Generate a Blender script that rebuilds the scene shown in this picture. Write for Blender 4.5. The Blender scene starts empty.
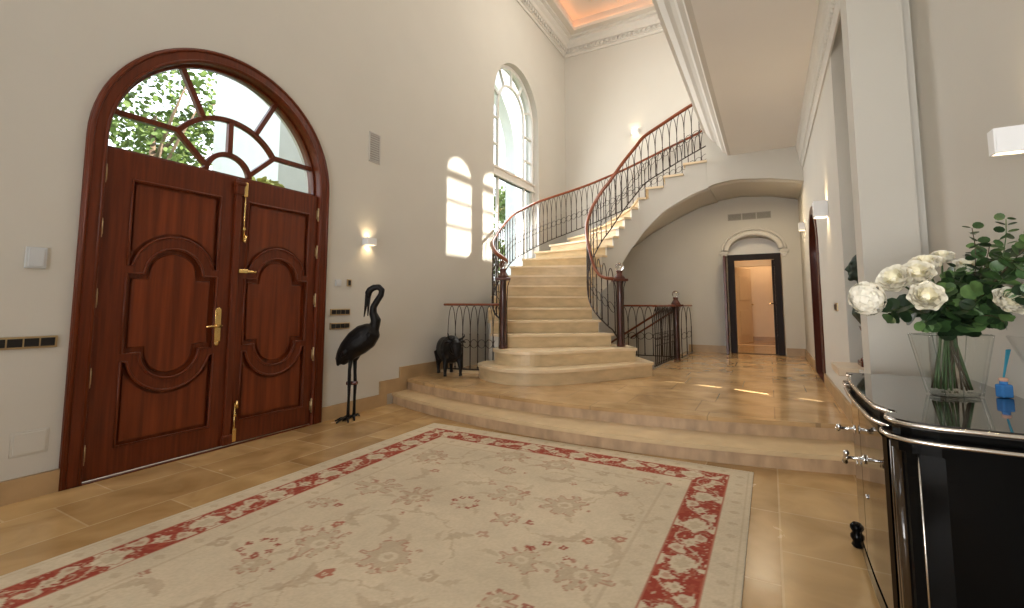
import bpy, bmesh, math, random
import numpy as np
from mathutils import Vector, Matrix, Euler, noise as mnoise

random.seed(7)
PI = math.pi
scene = bpy.context.scene
COL = scene.collection
R = math.radians

# ------------------------------------------------------------------ camera
CAMZ, YAW, PITCH, FPX = 1.2, 0.504204, 0.08816, 464.6
cd = bpy.data.cameras.new('camera')
cam = bpy.data.objects.new('camera', cd)
COL.objects.link(cam)
cam.location = (0, 0, CAMZ)
cam.rotation_euler = (PI / 2 + PITCH, 0, YAW)
cd.sensor_width = 36
cd.lens = FPX * 36 / 1024
cd.shift_y = -(304 - 263.5) / 1024
cd.clip_start = 0.05
scene.camera = cam

# ------------------------------------------------------------------ materials
M = {}


def mat(name, col, rough=0.5, metal=0.0, var=0.0, vscale=6.0, bump=0.0, bscale=80.0, coat=0.0,
        spec=0.5, stretch=(1, 1, 1), trans=0.0, ior=1.45, emit=None, estr=0.0, sub=0.0):
    m = bpy.data.materials.new(name)
    m.use_nodes = True
    nt = m.node_tree
    b = nt.nodes['Principled BSDF']
    b.inputs['Roughness'].default_value = rough
    b.inputs['Metallic'].default_value = metal
    b.inputs['Specular IOR Level'].default_value = spec
    b.inputs['Coat Weight'].default_value = coat
    b.inputs['Coat Roughness'].default_value = 0.05
    b.inputs['Transmission Weight'].default_value = trans
    b.inputs['IOR'].default_value = ior
    if emit:
        b.inputs['Emission Color'].default_value = (*emit, 1)
        b.inputs['Emission Strength'].default_value = estr
    tc = nt.nodes.new('ShaderNodeTexCoord')
    mp = nt.nodes.new('ShaderNodeMapping')
    mp.inputs['Scale'].default_value = stretch
    nt.links.new(tc.outputs['Object'], mp.inputs['Vector'])
    n = nt.nodes.new('ShaderNodeTexNoise')
    n.inputs['Scale'].default_value = vscale
    n.inputs['Detail'].default_value = 5
    nt.links.new(mp.outputs['Vector'], n.inputs['Vector'])
    r = nt.nodes.new('ShaderNodeValToRGB')
    r.color_ramp.elements[0].position = 0.3
    r.color_ramp.elements[1].position = 0.7
    r.color_ramp.elements[0].color = (*[max(0, c * (1 - var)) for c in col], 1)
    r.color_ramp.elements[1].color = (*[min(1, c * (1 + var)) for c in col], 1)
    nt.links.new(n.outputs['Fac'], r.inputs['Fac'])
    nt.links.new(r.outputs['Color'], b.inputs['Base Color'])
    if bump > 0:
        n2 = nt.nodes.new('ShaderNodeTexNoise')
        n2.inputs['Scale'].default_value = bscale
        nt.links.new(mp.outputs['Vector'], n2.inputs['Vector'])
        bp = nt.nodes.new('ShaderNodeBump')
        bp.inputs['Strength'].default_value = bump
        bp.inputs['Distance'].default_value = 0.01
        nt.links.new(n2.outputs['Fac'], bp.inputs['Height'])
        nt.links.new(bp.outputs['Normal'], b.inputs['Normal'])
    M[name] = m
    return m


def tile_mat(name, c1, c2, mortar, bw, bh, rough, offset=0.5, rot=0.0, msize=0.006):
    m = mat(name, c1, rough, var=0.0)
    nt = m.node_tree
    b = nt.nodes['Principled BSDF']
    tc = nt.nodes['Texture Coordinate'] if 'Texture Coordinate' in nt.nodes else nt.nodes.new('ShaderNodeTexCoord')
    mp = nt.nodes.new('ShaderNodeMapping')
    mp.inputs['Rotation'].default_value = (0, 0, rot)
    nt.links.new(tc.outputs['Object'], mp.inputs['Vector'])
    br = nt.nodes.new('ShaderNodeTexBrick')
    br.inputs['Color1'].default_value = (*c1, 1)
    br.inputs['Color2'].default_value = (*c2, 1)
    br.inputs['Mortar'].default_value = (*mortar, 1)
    br.inputs['Scale'].default_value = 1.0
    br.inputs['Mortar Size'].default_value = msize
    br.inputs['Mortar Smooth'].default_value = 0.3
    br.inputs['Brick Width'].default_value = bw
    br.inputs['Row Height'].default_value = bh
    br.offset = offset
    br.squash = 0.62
    br.squash_frequency = 3
    nt.links.new(mp.outputs['Vector'], br.inputs['Vector'])
    n = nt.nodes.new('ShaderNodeTexNoise')
    n.inputs['Scale'].default_value = 3.2
    n.inputs['Detail'].default_value = 7
    n.inputs['Distortion'].default_value = 0.6
    nt.links.new(mp.outputs['Vector'], n.inputs['Vector'])
    rp = nt.nodes.new('ShaderNodeValToRGB')
    rp.color_ramp.elements[0].position = 0.28
    rp.color_ramp.elements[1].position = 0.72
    rp.color_ramp.elements[0].color = (0.70, 0.64, 0.56, 1)
    rp.color_ramp.elements[1].color = (1.12, 1.10, 1.06, 1)
    nt.links.new(n.outputs['Fac'], rp.inputs['Fac'])
    mx = nt.nodes.new('ShaderNodeMix')
    mx.data_type = 'RGBA'
    mx.blend_type = 'MULTIPLY'
    mx.inputs['Factor'].default_value = 1
    nt.links.new(br.outputs['Color'], mx.inputs[6])
    nt.links.new(rp.outputs['Color'], mx.inputs[7])
    nt.links.new(mx.outputs[2], b.inputs['Base Color'])
    n3 = nt.nodes.new('ShaderNodeMath')
    n3.operation = 'MULTIPLY_ADD'
    n3.inputs[1].default_value = 0.16
    n3.inputs[2].default_value = rough - 0.06
    nt.links.new(n.outputs['Fac'], n3.inputs[0])
    nt.links.new(n3.outputs[0], b.inputs['Roughness'])
    bp = nt.nodes.new('ShaderNodeBump')
    bp.inputs['Strength'].default_value = 0.25
    bp.inputs['Distance'].default_value = 0.002
    bp.invert = True
    nt.links.new(br.outputs['Fac'], bp.inputs['Height'])
    nt.links.new(bp.outputs['Normal'], b.inputs['Normal'])
    return m


def glass_mat(name, tint=(1, 1, 1), refl=1.0):
    m = bpy.data.materials.new(name)
    m.use_nodes = True
    nt = m.node_tree
    nt.nodes.clear()
    o = nt.nodes.new('ShaderNodeOutputMaterial')
    t = nt.nodes.new('ShaderNodeBsdfTransparent')
    t.inputs['Color'].default_value = (*tint, 1)
    g = nt.nodes.new('ShaderNodeBsdfGlossy')
    g.inputs['Roughness'].default_value = 0.02
    f = nt.nodes.new('ShaderNodeLayerWeight')      # facing term: same from both sides of the thin sheet
    f.inputs['Blend'].default_value = 0.5
    pw = nt.nodes.new('ShaderNodeMath')
    pw.operation = 'POWER'
    pw.inputs[1].default_value = 4.0
    nt.links.new(f.outputs['Facing'], pw.inputs[0])
    k = nt.nodes.new('ShaderNodeMath')
    k.operation = 'MULTIPLY_ADD'
    k.inputs[1].default_value = 0.5 * refl
    k.inputs[2].default_value = 0.02
    mx = nt.nodes.new('ShaderNodeMixShader')
    nt.links.new(pw.outputs[0], k.inputs[0])
    nt.links.new(k.outputs[0], mx.inputs[0])
    nt.links.new(t.outputs[0], mx.inputs[1])
    nt.links.new(g.outputs[0], mx.inputs[2])
    nt.links.new(mx.outputs[0], o.inputs[0])
    M[name] = m
    return m


mat('plaster', (0.55, 0.527, 0.475), 0.85, var=0.015, vscale=2, bump=0.05, bscale=60)
mat('ceiling_paint', (0.76, 0.735, 0.70), 0.9, var=0.01, vscale=2)
mat('ceiling_high', (0.62, 0.57, 0.50), 0.9, var=0.01, vscale=2)
mat('moulding', (0.60, 0.575, 0.53), 0.7, var=0.01)
mat('white_paint', (0.76, 0.75, 0.72), 0.45, var=0.01)
mat('cream_paint', (0.72, 0.62, 0.48), 0.45, var=0.02)
mat('plastic_white', (0.52, 0.54, 0.56), 0.4, var=0.01)
mat('mahogany', (0.108, 0.021, 0.006), 0.36, var=0.28, vscale=3.0, stretch=(14, 14, 0.8), coat=0.1, spec=0.3)
mat('mahogany_panel', (0.135, 0.027, 0.007), 0.34, var=0.35, vscale=2.5, stretch=(9, 9, 0.45), coat=0.1, spec=0.3)
mat('rail_wood', (0.19, 0.045, 0.013), 0.32, var=0.2, vscale=8, coat=0.15, spec=0.35)
mat('cap_wood', (0.085, 0.018, 0.008), 0.32, var=0.2, vscale=8, coat=0.15)
mat('newel_wood', (0.06, 0.018, 0.011), 0.35, var=0.2, vscale=8, coat=0.3)
mat('dark_wood', (0.012, 0.007, 0.006), 0.5, var=0.25, vscale=3, stretch=(10, 10, 0.8), spec=0.2)
mat('red_wood', (0.075, 0.016, 0.008), 0.35, var=0.25, vscale=3, stretch=(10, 10, 0.8), coat=0.2)
mat('iron', (0.040, 0.026, 0.020), 0.5, 0.4, var=0.2, vscale=30)
mat('bronze_black', (0.006, 0.005, 0.005), 0.42, 0.0, spec=0.25, var=0.4, vscale=20, bump=0.3, bscale=55)
mat('feather_black', (0.006, 0.005, 0.005), 0.5, 0.0, spec=0.2, var=0.5, vscale=30, bump=0.8, bscale=45, stretch=(1, 1, 0.3))
mat('brass', (0.78, 0.55, 0.22), 0.25, 1.0, var=0.06, vscale=10)
mat('brass_dull', (0.50, 0.38, 0.22), 0.4, 0.9, var=0.08, vscale=10)
mat('chrome', (0.75, 0.76, 0.78), 0.12, 1.0, var=0.02)
mat('steel_line', (0.72, 0.68, 0.63), 0.25, 1.0, var=0.02)
mat('black_key', (0.014, 0.013, 0.013), 0.3, var=0.1)
mat('lacquer', (0.003, 0.003, 0.003), 0.10, var=0.1, spec=0.10)
mat('lacquer_brown', (0.030, 0.018, 0.009), 0.06, var=0.3, vscale=3, coat=0.25, spec=0.4)
mat('lacquer_top', (0.012, 0.011, 0.011), 0.03, var=0.1, coat=0.6, spec=0.5)
mat('grille_grey', (0.34, 0.32, 0.28), 0.6, var=0.02)
mat('grille_dark', (0.15, 0.14, 0.125), 0.7, var=0.02)
mat('vent_grey', (0.50, 0.48, 0.45), 0.6, var=0.02)
mat('vent_dark', (0.34, 0.325, 0.30), 0.7, var=0.02)
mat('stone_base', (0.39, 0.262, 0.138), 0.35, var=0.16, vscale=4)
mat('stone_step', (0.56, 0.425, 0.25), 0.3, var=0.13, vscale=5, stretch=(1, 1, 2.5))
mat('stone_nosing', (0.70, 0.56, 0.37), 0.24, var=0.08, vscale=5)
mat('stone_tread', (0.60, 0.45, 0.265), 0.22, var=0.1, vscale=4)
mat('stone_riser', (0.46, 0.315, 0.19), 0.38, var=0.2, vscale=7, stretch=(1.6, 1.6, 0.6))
mat('ledge_stone', (0.62, 0.50, 0.36), 0.3, var=0.1, vscale=5)
mat('bust_green', (0.022, 0.038, 0.026), 0.5, 0.3, var=0.4, vscale=25, bump=0.3, bscale=40)
mat('bust_red', (0.10, 0.025, 0.014), 0.25, var=0.35, vscale=25, coat=0.3)
mat('petal', (0.86, 0.83, 0.72), 0.55, var=0.04, vscale=15)
mat('petal_heart', (0.86, 0.82, 0.64), 0.55, var=0.05, vscale=15)
mat('leaf', (0.038, 0.085, 0.026), 0.38, var=0.45, vscale=22)
mat('leaf_light', (0.085, 0.16, 0.05), 0.4, var=0.35, vscale=22)
mat('leaf_dark', (0.016, 0.036, 0.014), 0.4, var=0.4, vscale=22)
mat('stem', (0.060, 0.105, 0.035), 0.45, var=0.3, vscale=20)
mat('stem_brown', (0.075, 0.055, 0.03), 0.5, var=0.3, vscale=20)
mat('diff_blue', (0.06, 0.25, 0.62), 0.2, var=0.06, trans=0.15)
mat('diff_reed', (0.03, 0.24, 0.34), 0.6, var=0.1)
mat('diff_collar', (0.62, 0.36, 0.25), 0.4, var=0.1)
mat('lamp_white', (0.78, 0.79, 0.80), 0.4, var=0.01)
mat('lamp_glow', (1, 0.8, 0.55), 0.5, emit=(1.0, 0.78, 0.48), estr=12)
mat('cove_strip', (1, 0.6, 0.4), 0.5, emit=(1.0, 0.36, 0.13), estr=14.0)
mat('crystal', (1, 1, 1), 0.0, trans=1.0, ior=1.5)
mat('grass', (0.10, 0.16, 0.04), 0.9, var=0.4, vscale=3)
mat('tree_leaf', (0.16, 0.23, 0.06), 0.7, var=0.5, vscale=1.5)
mat('tree_leaf_yellow', (0.50, 0.48, 0.14), 0.7, var=0.5, vscale=1.5)
mat('bark', (0.22, 0.15, 0.10), 0.9, var=0.4, vscale=8)
mat('outside_white', (0.80, 0.80, 0.78), 0.9, var=0.03)
mat('rug_edge', (0.52, 0.45, 0.34), 0.95, var=0.1, vscale=40)
glass_mat('pane')
glass_mat('vase_glass', (0.965, 0.975, 0.97), 1.0)
glass_mat('glass_edge', (0.84, 0.87, 0.86), 2.4)
tile_mat('floor_tiles', (0.55, 0.37, 0.175), (0.40, 0.25, 0.11), (0.60, 0.44, 0.25), 0.80, 0.47, 0.22, rot=PI / 2)
tile_mat('platform_tiles', (0.56, 0.385, 0.205), (0.49, 0.325, 0.165), (0.36, 0.25, 0.14), 1.0, 0.5, 0.15)
tile_mat('hall_tiles', (0.47, 0.33, 0.18), (0.42, 0.28, 0.14), (0.35, 0.25, 0.14), 1.0, 0.5, 0.15)


# ------------------------------------------------------------------ mesh builder
def frames(pts):
    pts = [Vector(p) for p in pts]
    n = len(pts)
    T = []
    for i in range(n):
        a = pts[max(0, i - 1)]
        b = pts[min(n - 1, i + 1)]
        t = (b - a)
        T.append(t.normalized() if t.length > 1e-9 else Vector((0, 0, 1)))
    up = Vector((0, 0, 1)) if abs(T[0].z) < 0.9 else Vector((0, 1, 0))
    s = T[0].cross(up).normalized()
    out = []
    for i in range(n):
        s = (s - T[i] * s.dot(T[i]))
        if s.length < 1e-6:
            s = T[i].orthogonal()
        s.normalize()
        out.append((pts[i], s.copy(), T[i].cross(s).normalized()))
    return out


class MB:
    def __init__(self):
        self.bm = bmesh.new()
        self.mi = 0

    def _q(self, vs):
        try:
            f = self.bm.faces.new(vs)
            f.material_index = self.mi
            return f
        except ValueError:
            return None

    def box(self, c, s, rot=None, bev=0.0):
        b2 = bmesh.new()
        bmesh.ops.create_cube(b2, size=1)
        for v in b2.verts:
            v.co = Vector((v.co.x * s[0], v.co.y * s[1], v.co.z * s[2]))
        if bev > 0:
            bmesh.ops.bevel(b2, geom=b2.edges[:], offset=bev, segments=2, profile=0.5, affect='EDGES')
        m = Matrix.Translation(Vector(c))
        if rot is not None:
            m = m @ Euler(rot).to_matrix().to_4x4()
        self.merge(b2, m)
        b2.free()
        return self

    def span(self, a, b, bev=0.0):
        c = [(p + q) / 2 for p, q in zip(a, b)]
        s = [abs(q - p) for p, q in zip(a, b)]
        return self.box(c, s, None, bev)

    def merge(self, b2, m=None):
        if m is None:
            m = Matrix.Identity(4)
        mp = {}
        for v in b2.verts:
            mp[v] = self.bm.verts.new(m @ v.co)
        for f in b2.faces:
            g = self._q([mp[v] for v in f.verts])
            if g:
                g.smooth = f.smooth

    def mesh(self, me, m=None):
        b2 = bmesh.new()
        b2.from_mesh(me)
        self.merge(b2, m)
        b2.free()
        return self

    def tube(self, pts, rad, seg=8, cap=True, flat=1.0):
        fr = frames(pts)
        n = len(fr)
        if not hasattr(rad, '__len__'):
            rad = [rad] * n
        rings = []
        for (p, s, u), r in zip(fr, rad):
            rr = r if hasattr(r, '__len__') else (r, r * flat)
            rings.append([self.bm.verts.new(p + s * (math.cos(2 * PI * k / seg) * rr[0]) + u * (math.sin(2 * PI * k / seg) * rr[1])) for k in range(seg)])
        for a, b in zip(rings, rings[1:]):
            for k in range(seg):
                f = self._q([a[k], a[(k + 1) % seg], b[(k + 1) % seg], b[k]])
                if f:
                    f.smooth = True
        if cap:
            self._q(rings[0][::-1])
            self._q(rings[-1])
        return self

    def lathe(self, prof, c=(0, 0, 0), seg=20, axis=None):
        m = Matrix.Translation(Vector(c))
        if axis is not None:
            m = m @ Vector((0, 0, 1)).rotation_difference(Vector(axis)).to_matrix().to_4x4()
        rings = []
        for r, z in prof:
            rings.append([self.bm.verts.new(m @ Vector((math.cos(2 * PI * k / seg) * max(r, 1e-5), math.sin(2 * PI * k / seg) * max(r, 1e-5), z))) for k in range(seg)])
        for a, b in zip(rings, rings[1:]):
            for k in range(seg):
                f = self._q([a[k], a[(k + 1) % seg], b[(k + 1) % seg], b[k]])
                if f:
                    f.smooth = True
        self._q(rings[0][::-1])
        self._q(rings[-1])
        return self

    def ball(self, c, r, seg=14, rot=None):
        rr = r if hasattr(r, '__len__') else (r, r, r)
        b2 = bmesh.new()
        bmesh.ops.create_uvsphere(b2, u_segments=seg, v_segments=max(6, seg * 2 // 3), radius=1)
        for f in b2.faces:
            f.smooth = True
        m = Matrix.Translation(Vector(c))
        if rot is not None:
            m = m @ Euler(rot).to_matrix().to_4x4()
        m = m @ Matrix.Diagonal((*rr, 1))
        self.merge(b2, m)
        b2.free()
        return self

    def prism(self, poly, z0, z1):
        """vertical prism from a plan polygon; z0/z1 numbers or per-point lists"""
        n = len(poly)
        za = z0 if hasattr(z0, '__len__') else [z0] * n
        zb = z1 if hasattr(z1, '__len__') else [z1] * n
        lo = [self.bm.verts.new((p[0], p[1], z)) for p, z in zip(poly, za)]
        hi = [self.bm.verts.new((p[0], p[1], z)) for p, z in zip(poly, zb)]
        for k in range(n):
            self._q([lo[k], lo[(k + 1) % n], hi[(k + 1) % n], hi[k]])
        self._q(lo[::-1])
        self._q(hi)
        return self

    def sweep(self, path, prof, closed=False):
        """profile (offset to the left of travel, z offset) along a plan path with mitred corners"""
        pts = [Vector((p[0], p[1], p[2] if len(p) > 2 else 0)) for p in path]
        n = len(pts)
        rows = []
        for i in range(n):
            if closed:
                a, b = pts[i - 1], pts[(i + 1) % n]
            else:
                a, b = pts[max(0, i - 1)], pts[min(n - 1, i + 1)]
            d1 = (pts[i] - a)
            d2 = (b - pts[i])
            d1.z = d2.z = 0
            if d1.length < 1e-9:
                d1 = d2
            if d2.length < 1e-9:
                d2 = d1
            d1.normalize()
            d2.normalize()
            n1 = Vector((-d1.y, d1.x, 0))
            n2 = Vector((-d2.y, d2.x, 0))
            nn = (n1 + n2).normalized()
            k = 1 / max(0.3, nn.dot(n1))
            rows.append([self.bm.verts.new(pts[i] + nn * (o * k) + Vector((0, 0, z))) for o, z in prof])
        m = len(prof)
        rng = range(n) if closed else range(n - 1)
        for i in rng:
            a, b = rows[i], rows[(i + 1) % n]
            for j in range(m):
                self._q([a[j], b[j], b[(j + 1) % m], a[(j + 1) % m]])
        if not closed:
            self._q(rows[0])
            self._q(rows[-1][::-1])
        return self

    def plate(self, outer, holes=(), depth=0.02, m=None, bev=0.0):
        self.mesh(plate_mesh(outer, holes, depth, bev), m)
        return self

    def build(self, name, m, parent=None, smooth=None):
        if not self.bm.verts:
            raise RuntimeError('empty ' + name)
        bmesh.ops.recalc_face_normals(self.bm, faces=self.bm.faces[:])
        me = bpy.data.meshes.new(name)
        if ORG[0] is not None and parent is not None:
            inv = ORG[0].inverted()
            self.bm.transform(inv)
        self.bm.to_mesh(me)
        self.bm.free()
        for x in (m if isinstance(m, (list, tuple)) else [m]):
            me.materials.append(M[x])
        if smooth is True:
            me.shade_smooth()
        o = bpy.data.objects.new(name, me)
        COL.objects.link(o)
        if parent is not None:
            o.parent = parent
        return o


ORG = [None]
_pc = [0]


def plate_mesh(outer, holes, depth, bev=0.0):
    cu = bpy.data.curves.new('tmp', 'CURVE')
    cu.dimensions = '2D'
    cu.fill_mode = 'BOTH'
    cu.extrude = max(depth / 2 - bev, 0.0001)
    cu.bevel_depth = bev
    cu.bevel_resolution = 1
    cu.offset = -bev
    for loop in [outer] + list(holes):
        sp = cu.splines.new('POLY')
        sp.points.add(len(loop) - 1)
        for p, q in zip(sp.points, loop):
            p.co = (q[0], q[1], 0, 1)
        sp.use_cyclic_u = True
    ob = bpy.data.objects.new('tmp', cu)
    me = bpy.data.meshes.new_from_object(ob)
    bpy.data.objects.remove(ob)
    bpy.data.curves.remove(cu)
    return me


def fuse(mb, voxel, smooth_it=4, detail=None):
    """one continuous surface out of overlapping volumes"""
    bmesh.ops.recalc_face_normals(mb.bm, faces=mb.bm.faces[:])
    me = bpy.data.meshes.new('tmp')
    mb.bm.to_mesh(me)
    ob = bpy.data.objects.new('tmp', me)
    COL.objects.link(ob)
    r = ob.modifiers.new('r', 'REMESH')
    r.mode = 'VOXEL'
    r.voxel_size = voxel
    s = ob.modifiers.new('s', 'SMOOTH')
    s.iterations = smooth_it
    s.factor = 0.5
    dg = bpy.context.evaluated_depsgraph_get()
    me2 = bpy.data.meshes.new_from_object(ob.evaluated_get(dg))
    bpy.data.objects.remove(ob)
    bpy.data.meshes.remove(me)
    mb.bm.free()
    out = MB()
    out.mesh(me2)
    for f in out.bm.faces:
        f.smooth = True
    bpy.data.meshes.remove(me2)
    return out


def tag(o, label, cat, group=None, kind=None):
    if label:
        o['label'] = label
    if cat:
        o['category'] = cat
    if group:
        o['group'] = group
    if kind:
        o['kind'] = kind
    return o


def thing(name, label, cat, loc=(0, 0, 0), rz=0.0, group=None, kind=None):
    o = bpy.data.objects.new(name, None)
    o.empty_display_size = 0.1
    o.location = loc
    o.rotation_euler = (0, 0, rz)
    COL.objects.link(o)
    tag(o, label, cat, group, kind)
    ORG[0] = Matrix.Translation(Vector(loc)) @ Euler((0, 0, rz)).to_matrix().to_4x4()
    return o


def dup(root, loc, rz, label=None, group=None):
    r = root.copy()
    COL.objects.link(r)
    r.location = loc
    r.rotation_euler = (0, 0, rz)
    if label:
        r['label'] = label
    if group:
        r['group'] = group
    for ch in list(root.children):
        c = ch.copy()
        COL.objects.link(c)
        c.parent = r
        for g in list(ch.children):
            d = g.copy()
            COL.objects.link(d)
            d.parent = c
    return r


def struct(name, mb, m, parent=None, smooth=None):
    o = mb.build(name, m, parent, smooth)
    if parent is None:
        o['kind'] = 'structure'
    return o


def arc(cx, cy, r, a0, a1, n=24):
    return [(cx + r * math.cos(R(a0 + (a1 - a0) * i / n)), cy + r * math.sin(R(a0 + (a1 - a0) * i / n))) for i in range(n + 1)]


def arch(x0, x1, z0, zs, n=28, rise=None):
    """arched outline standing on z0 with springing at zs"""
    cx, r = (x0 + x1) / 2, (x1 - x0) / 2
    rz = r if rise is None else rise
    return [(x0, z0), (x1, z0)] + [(cx + r * math.cos(PI * i / n), zs + rz * math.sin(PI * i / n)) for i in range(n + 1)]


def rect(x0, x1, z0, z1):
    return [(x0, z0), (x1, z0), (x1, z1), (x0, z1)]


def crom(P, t):
    """Catmull-Rom on a dict k -> tuple at parameter t"""
    ks = sorted(P)
    t = min(max(t, ks[0]), ks[-1])
    k = min(int(math.floor(t)), ks[-1] - 1)
    while k not in P:
        k -= 1
    g = lambda j: np.array(P[min(max(j, ks[0]), ks[-1])], float)
    p0, p1, p2, p3 = g(k - 1), g(k), g(k + 1), g(k + 2)
    u = t - k
    return 0.5 * ((2 * p1) + (-p0 + p2) * u + (2 * p0 - 5 * p1 + 4 * p2 - p3) * u * u + (-p0 + 3 * p1 - 3 * p2 + p3) * u ** 3)


# wall mapping matrices: plate local (u, v, thickness) -> world
def mat_left(x):     # faces +x : u=y, v=z, w=x
    return Matrix(((0, 0, 1, x), (1, 0, 0, 0), (0, 1, 0, 0), (0, 0, 0, 1)))


def mat_back(y):     # faces -y : u=x, v=z, w=-y
    return Matrix(((1, 0, 0, 0), (0, 0, -1, y), (0, 1, 0, 0), (0, 0, 0, 1)))


def mat_right(x):    # faces -x : u=y (mirrored sense), v=z
    return Matrix(((0, 0, 1, x), (1, 0, 0, 0), (0, 1, 0, 0), (0, 0, 0, 1)))


# ------------------------------------------------------------------ key dimensions
XL, XR, XR2, YB, YR = -4.09, 0.55, 0.82, 10.05, -3.2
PZ = 0.26                     # platform level
ZS = 3.69                     # gallery soffit
ZU = 4.20                     # upper floor
ZC = 7.50                     # high ceiling
YF = 8.42                     # face of the stair landing
r_ = 0.179
zk = lambda k: PZ + r_ * k

# ------------------------------------------------------------------ SETTING: walls
DY0, DY1, DSP, DR = 1.312, 3.325, 2.375, 1.0065       # main door outer frame
DC = (DY0 + DY1) / 2
WY0, WY1, WZ0, WSP = 6.76, 8.56, 1.55, 4.90          # stair window
WC = (WY0 + WY1) / 2
WRISE = 5.80 - WSP
mb = MB()
T = 0.30
door_hole = arch(DY0 + 0.03, DY1 - 0.03, -0.01, DSP)
win_hole = arch(WY0, WY1, WZ0, WSP, rise=WRISE)
mb.plate([(YR, -0.02), (YB + 0.3, -0.02), (YB + 0.3, 8.1), (YR, 8.1)], [door_hole, win_hole], T, mat_left(XL - T / 2))
struct('wall_left', mb, 'plaster')

BDX0, BDX1, BDSP, BDR = -0.70, 0.235, 2.22, 0.30     # passage doorway (segmental head)
mb = MB()
mb.plate([(XL - 0.3, -1.2), (1.3, -1.2), (1.3, 8.1), (XL - 0.3, 8.1)],
         [[(BDX0, PZ - 0.02), (BDX1, PZ - 0.02)] + [((BDX0 + BDX1) / 2 + (BDX1 - BDX0) / 2 * math.cos(PI * i / 20), BDSP + BDR * math.sin(PI * i / 20)) for i in range(21)]],
         0.3, mat_back(YB + 0.15))
struct('wall_back', mb, 'plaster')

# passage wall on the right, with a niche and an arched doorway
RDY0, RDY1, RDSP = 6.66, 7.94, 1.86
NY0, NY1, NZ0, NZ1 = 3.76, 4.66, 0.73, 3.44
mb = MB()
mb.plate([(3.66, -0.02), (YB + 0.05, -0.02), (YB + 0.05, ZU), (3.66, ZU)],
         [arch(RDY0, RDY1, PZ - 0.01, RDSP), rect(NY0, NY1, NZ0, NZ1)], 0.12, mat_left(XR + 0.06))
struct('wall_right', mb, 'plaster')
mb = MB()     # inside of the niche
mb.span((XR + 0.12, NY1, NZ0 - 0.1), (XR + 0.5, NY1 + 0.06, NZ1 + 0.1))
mb.span((XR + 0.12, NY0 - 0.06, NZ0 - 0.1), (XR + 0.5, NY0, NZ1 + 0.1))
mb.span((XR + 0.44, NY0, NZ0 - 0.1), (XR + 0.5, NY1, NZ1 + 0.1))
mb.span((XR + 0.12, NY0, NZ1), (XR + 0.44, NY1, NZ1 + 0.06))
struct('wall_niche', mb, 'plaster')
mb = MB()     # pier between the niche and the console wall
mb.span((0.505, 3.45, -0.02), (0.775, 3.68, ZU))
mb.span((0.77, 3.50, -0.02), (1.3, 3.68, ZU))
struct('wall_pier', mb, 'plaster')
mb = MB()
mb.span((XR2, YR, -0.02), (XR2 + 0.3, 3.505, ZU))
struct('wall_console', mb, 'plaster')
# upper right wall with two tall arched windows that let the sun in
SW = [(6.90, 7.60), (7.88, 8.58)]
mb = MB()
mb.plate([(YR, ZU), (YB + 0.3, ZU), (YB + 0.3, 8.1), (YR, 8.1)],
         [arch(a, b, 5.62, 6.90) for a, b in SW], 0.16, mat_left(XR2 + 0.08))
struct('wall_upper_right', mb, 'plaster')
for i, (a, b) in enumerate(SW):
    w = thing(f'window_{i + 2}', f'tall arched white upper gallery window casting sun onto the stair wall, {"nearer" if i == 0 else "farther"} one', 'window', (XR2 + 0.08, a, 5.62), kind='structure')
    f = MB()
    c, rr = (a + b) / 2, (b - a) / 2
    f.plate(arch(a, b, 5.62, 6.90), [rect(a + 0.02, b - 0.02, 5.64, 6.84),
            [(c - rr + 0.02, 6.94), (c + rr - 0.02, 6.94)] + arc(c, 6.94, rr - 0.03, 8, 172, 20)], 0.05, mat_left(XR2 + 0.08))
    f.span((XR2 + 0.06, a, 6.10), (XR2 + 0.10, b, 6.118))
    f.span((XR2 + 0.06, a, 6.48), (XR2 + 0.10, b, 6.498))
    f.build('window_frame', 'white_paint', w)
    g = MB()
    g.plate(arch(a + 0.01, b - 0.01, 5.63, 6.90), [], 0.006, mat_left(XR2 + 0.08))
    g.build('pane', 'pane', w)

# wall behind the viewer, with three tall french windows
mb = MB()
RW = [(-3.7, -2.5), (-2.1, -0.9), (-0.55, 0.55)]
mb.plate([(XL - 0.3, -0.02), (1.12, -0.02), (1.12, 8.1), (XL - 0.3, 8.1)], [arch(a, b, 0.0, 2.3) for a, b in RW] + [arch(a, b, 4.6, 6.0) for a, b in RW[:2]], 0.3, mat_back(YR - 0.15))
struct('wall_rear', mb, 'plaster')
n_ = 4
for a, b in RW:
    w = thing(f'window_{n_}', f'white arched french window behind the viewer, {["left","middle","right"][n_ - 4]} of three', 'window', ((a + b) / 2, YR - 0.1, 0), kind='structure')
    f = MB()
    f.plate(arch(a, b, 0.0, 2.3), [rect(a + 0.07, (a + b) / 2 - 0.05, 0.1, 2.25), rect((a + b) / 2 + 0.05, b - 0.07, 0.1, 2.25),
            [(a + 0.09, 2.34), (b - 0.09, 2.34)] + arc((a + b) / 2, 2.34, (b - a) / 2 - 0.09, 4, 176, 20)], 0.06, mat_back(YR - 0.15))
    f.build('window_frame', 'white_paint', w)
    g = MB()
    g.plate(arch(a + 0.02, b - 0.02, 0.02, 2.3), [], 0.006, mat_back(YR - 0.15))
    g.build('pane', 'pane', w)
    n_ += 1

# ------------------------------------------------------------------ SETTING: ceilings and cornices
mb = MB()     # slab of the upper gallery
mb.span((-0.46, YR, ZS), (1.1, YF + 0.02, ZU))
mb.prism([(-0.06, YF), (1.1, YF), (1.1, YB), (-0.06, YB)], ZU - 0.1, ZU)
struct('ceiling_gallery', mb, 'ceiling_paint')

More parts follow.
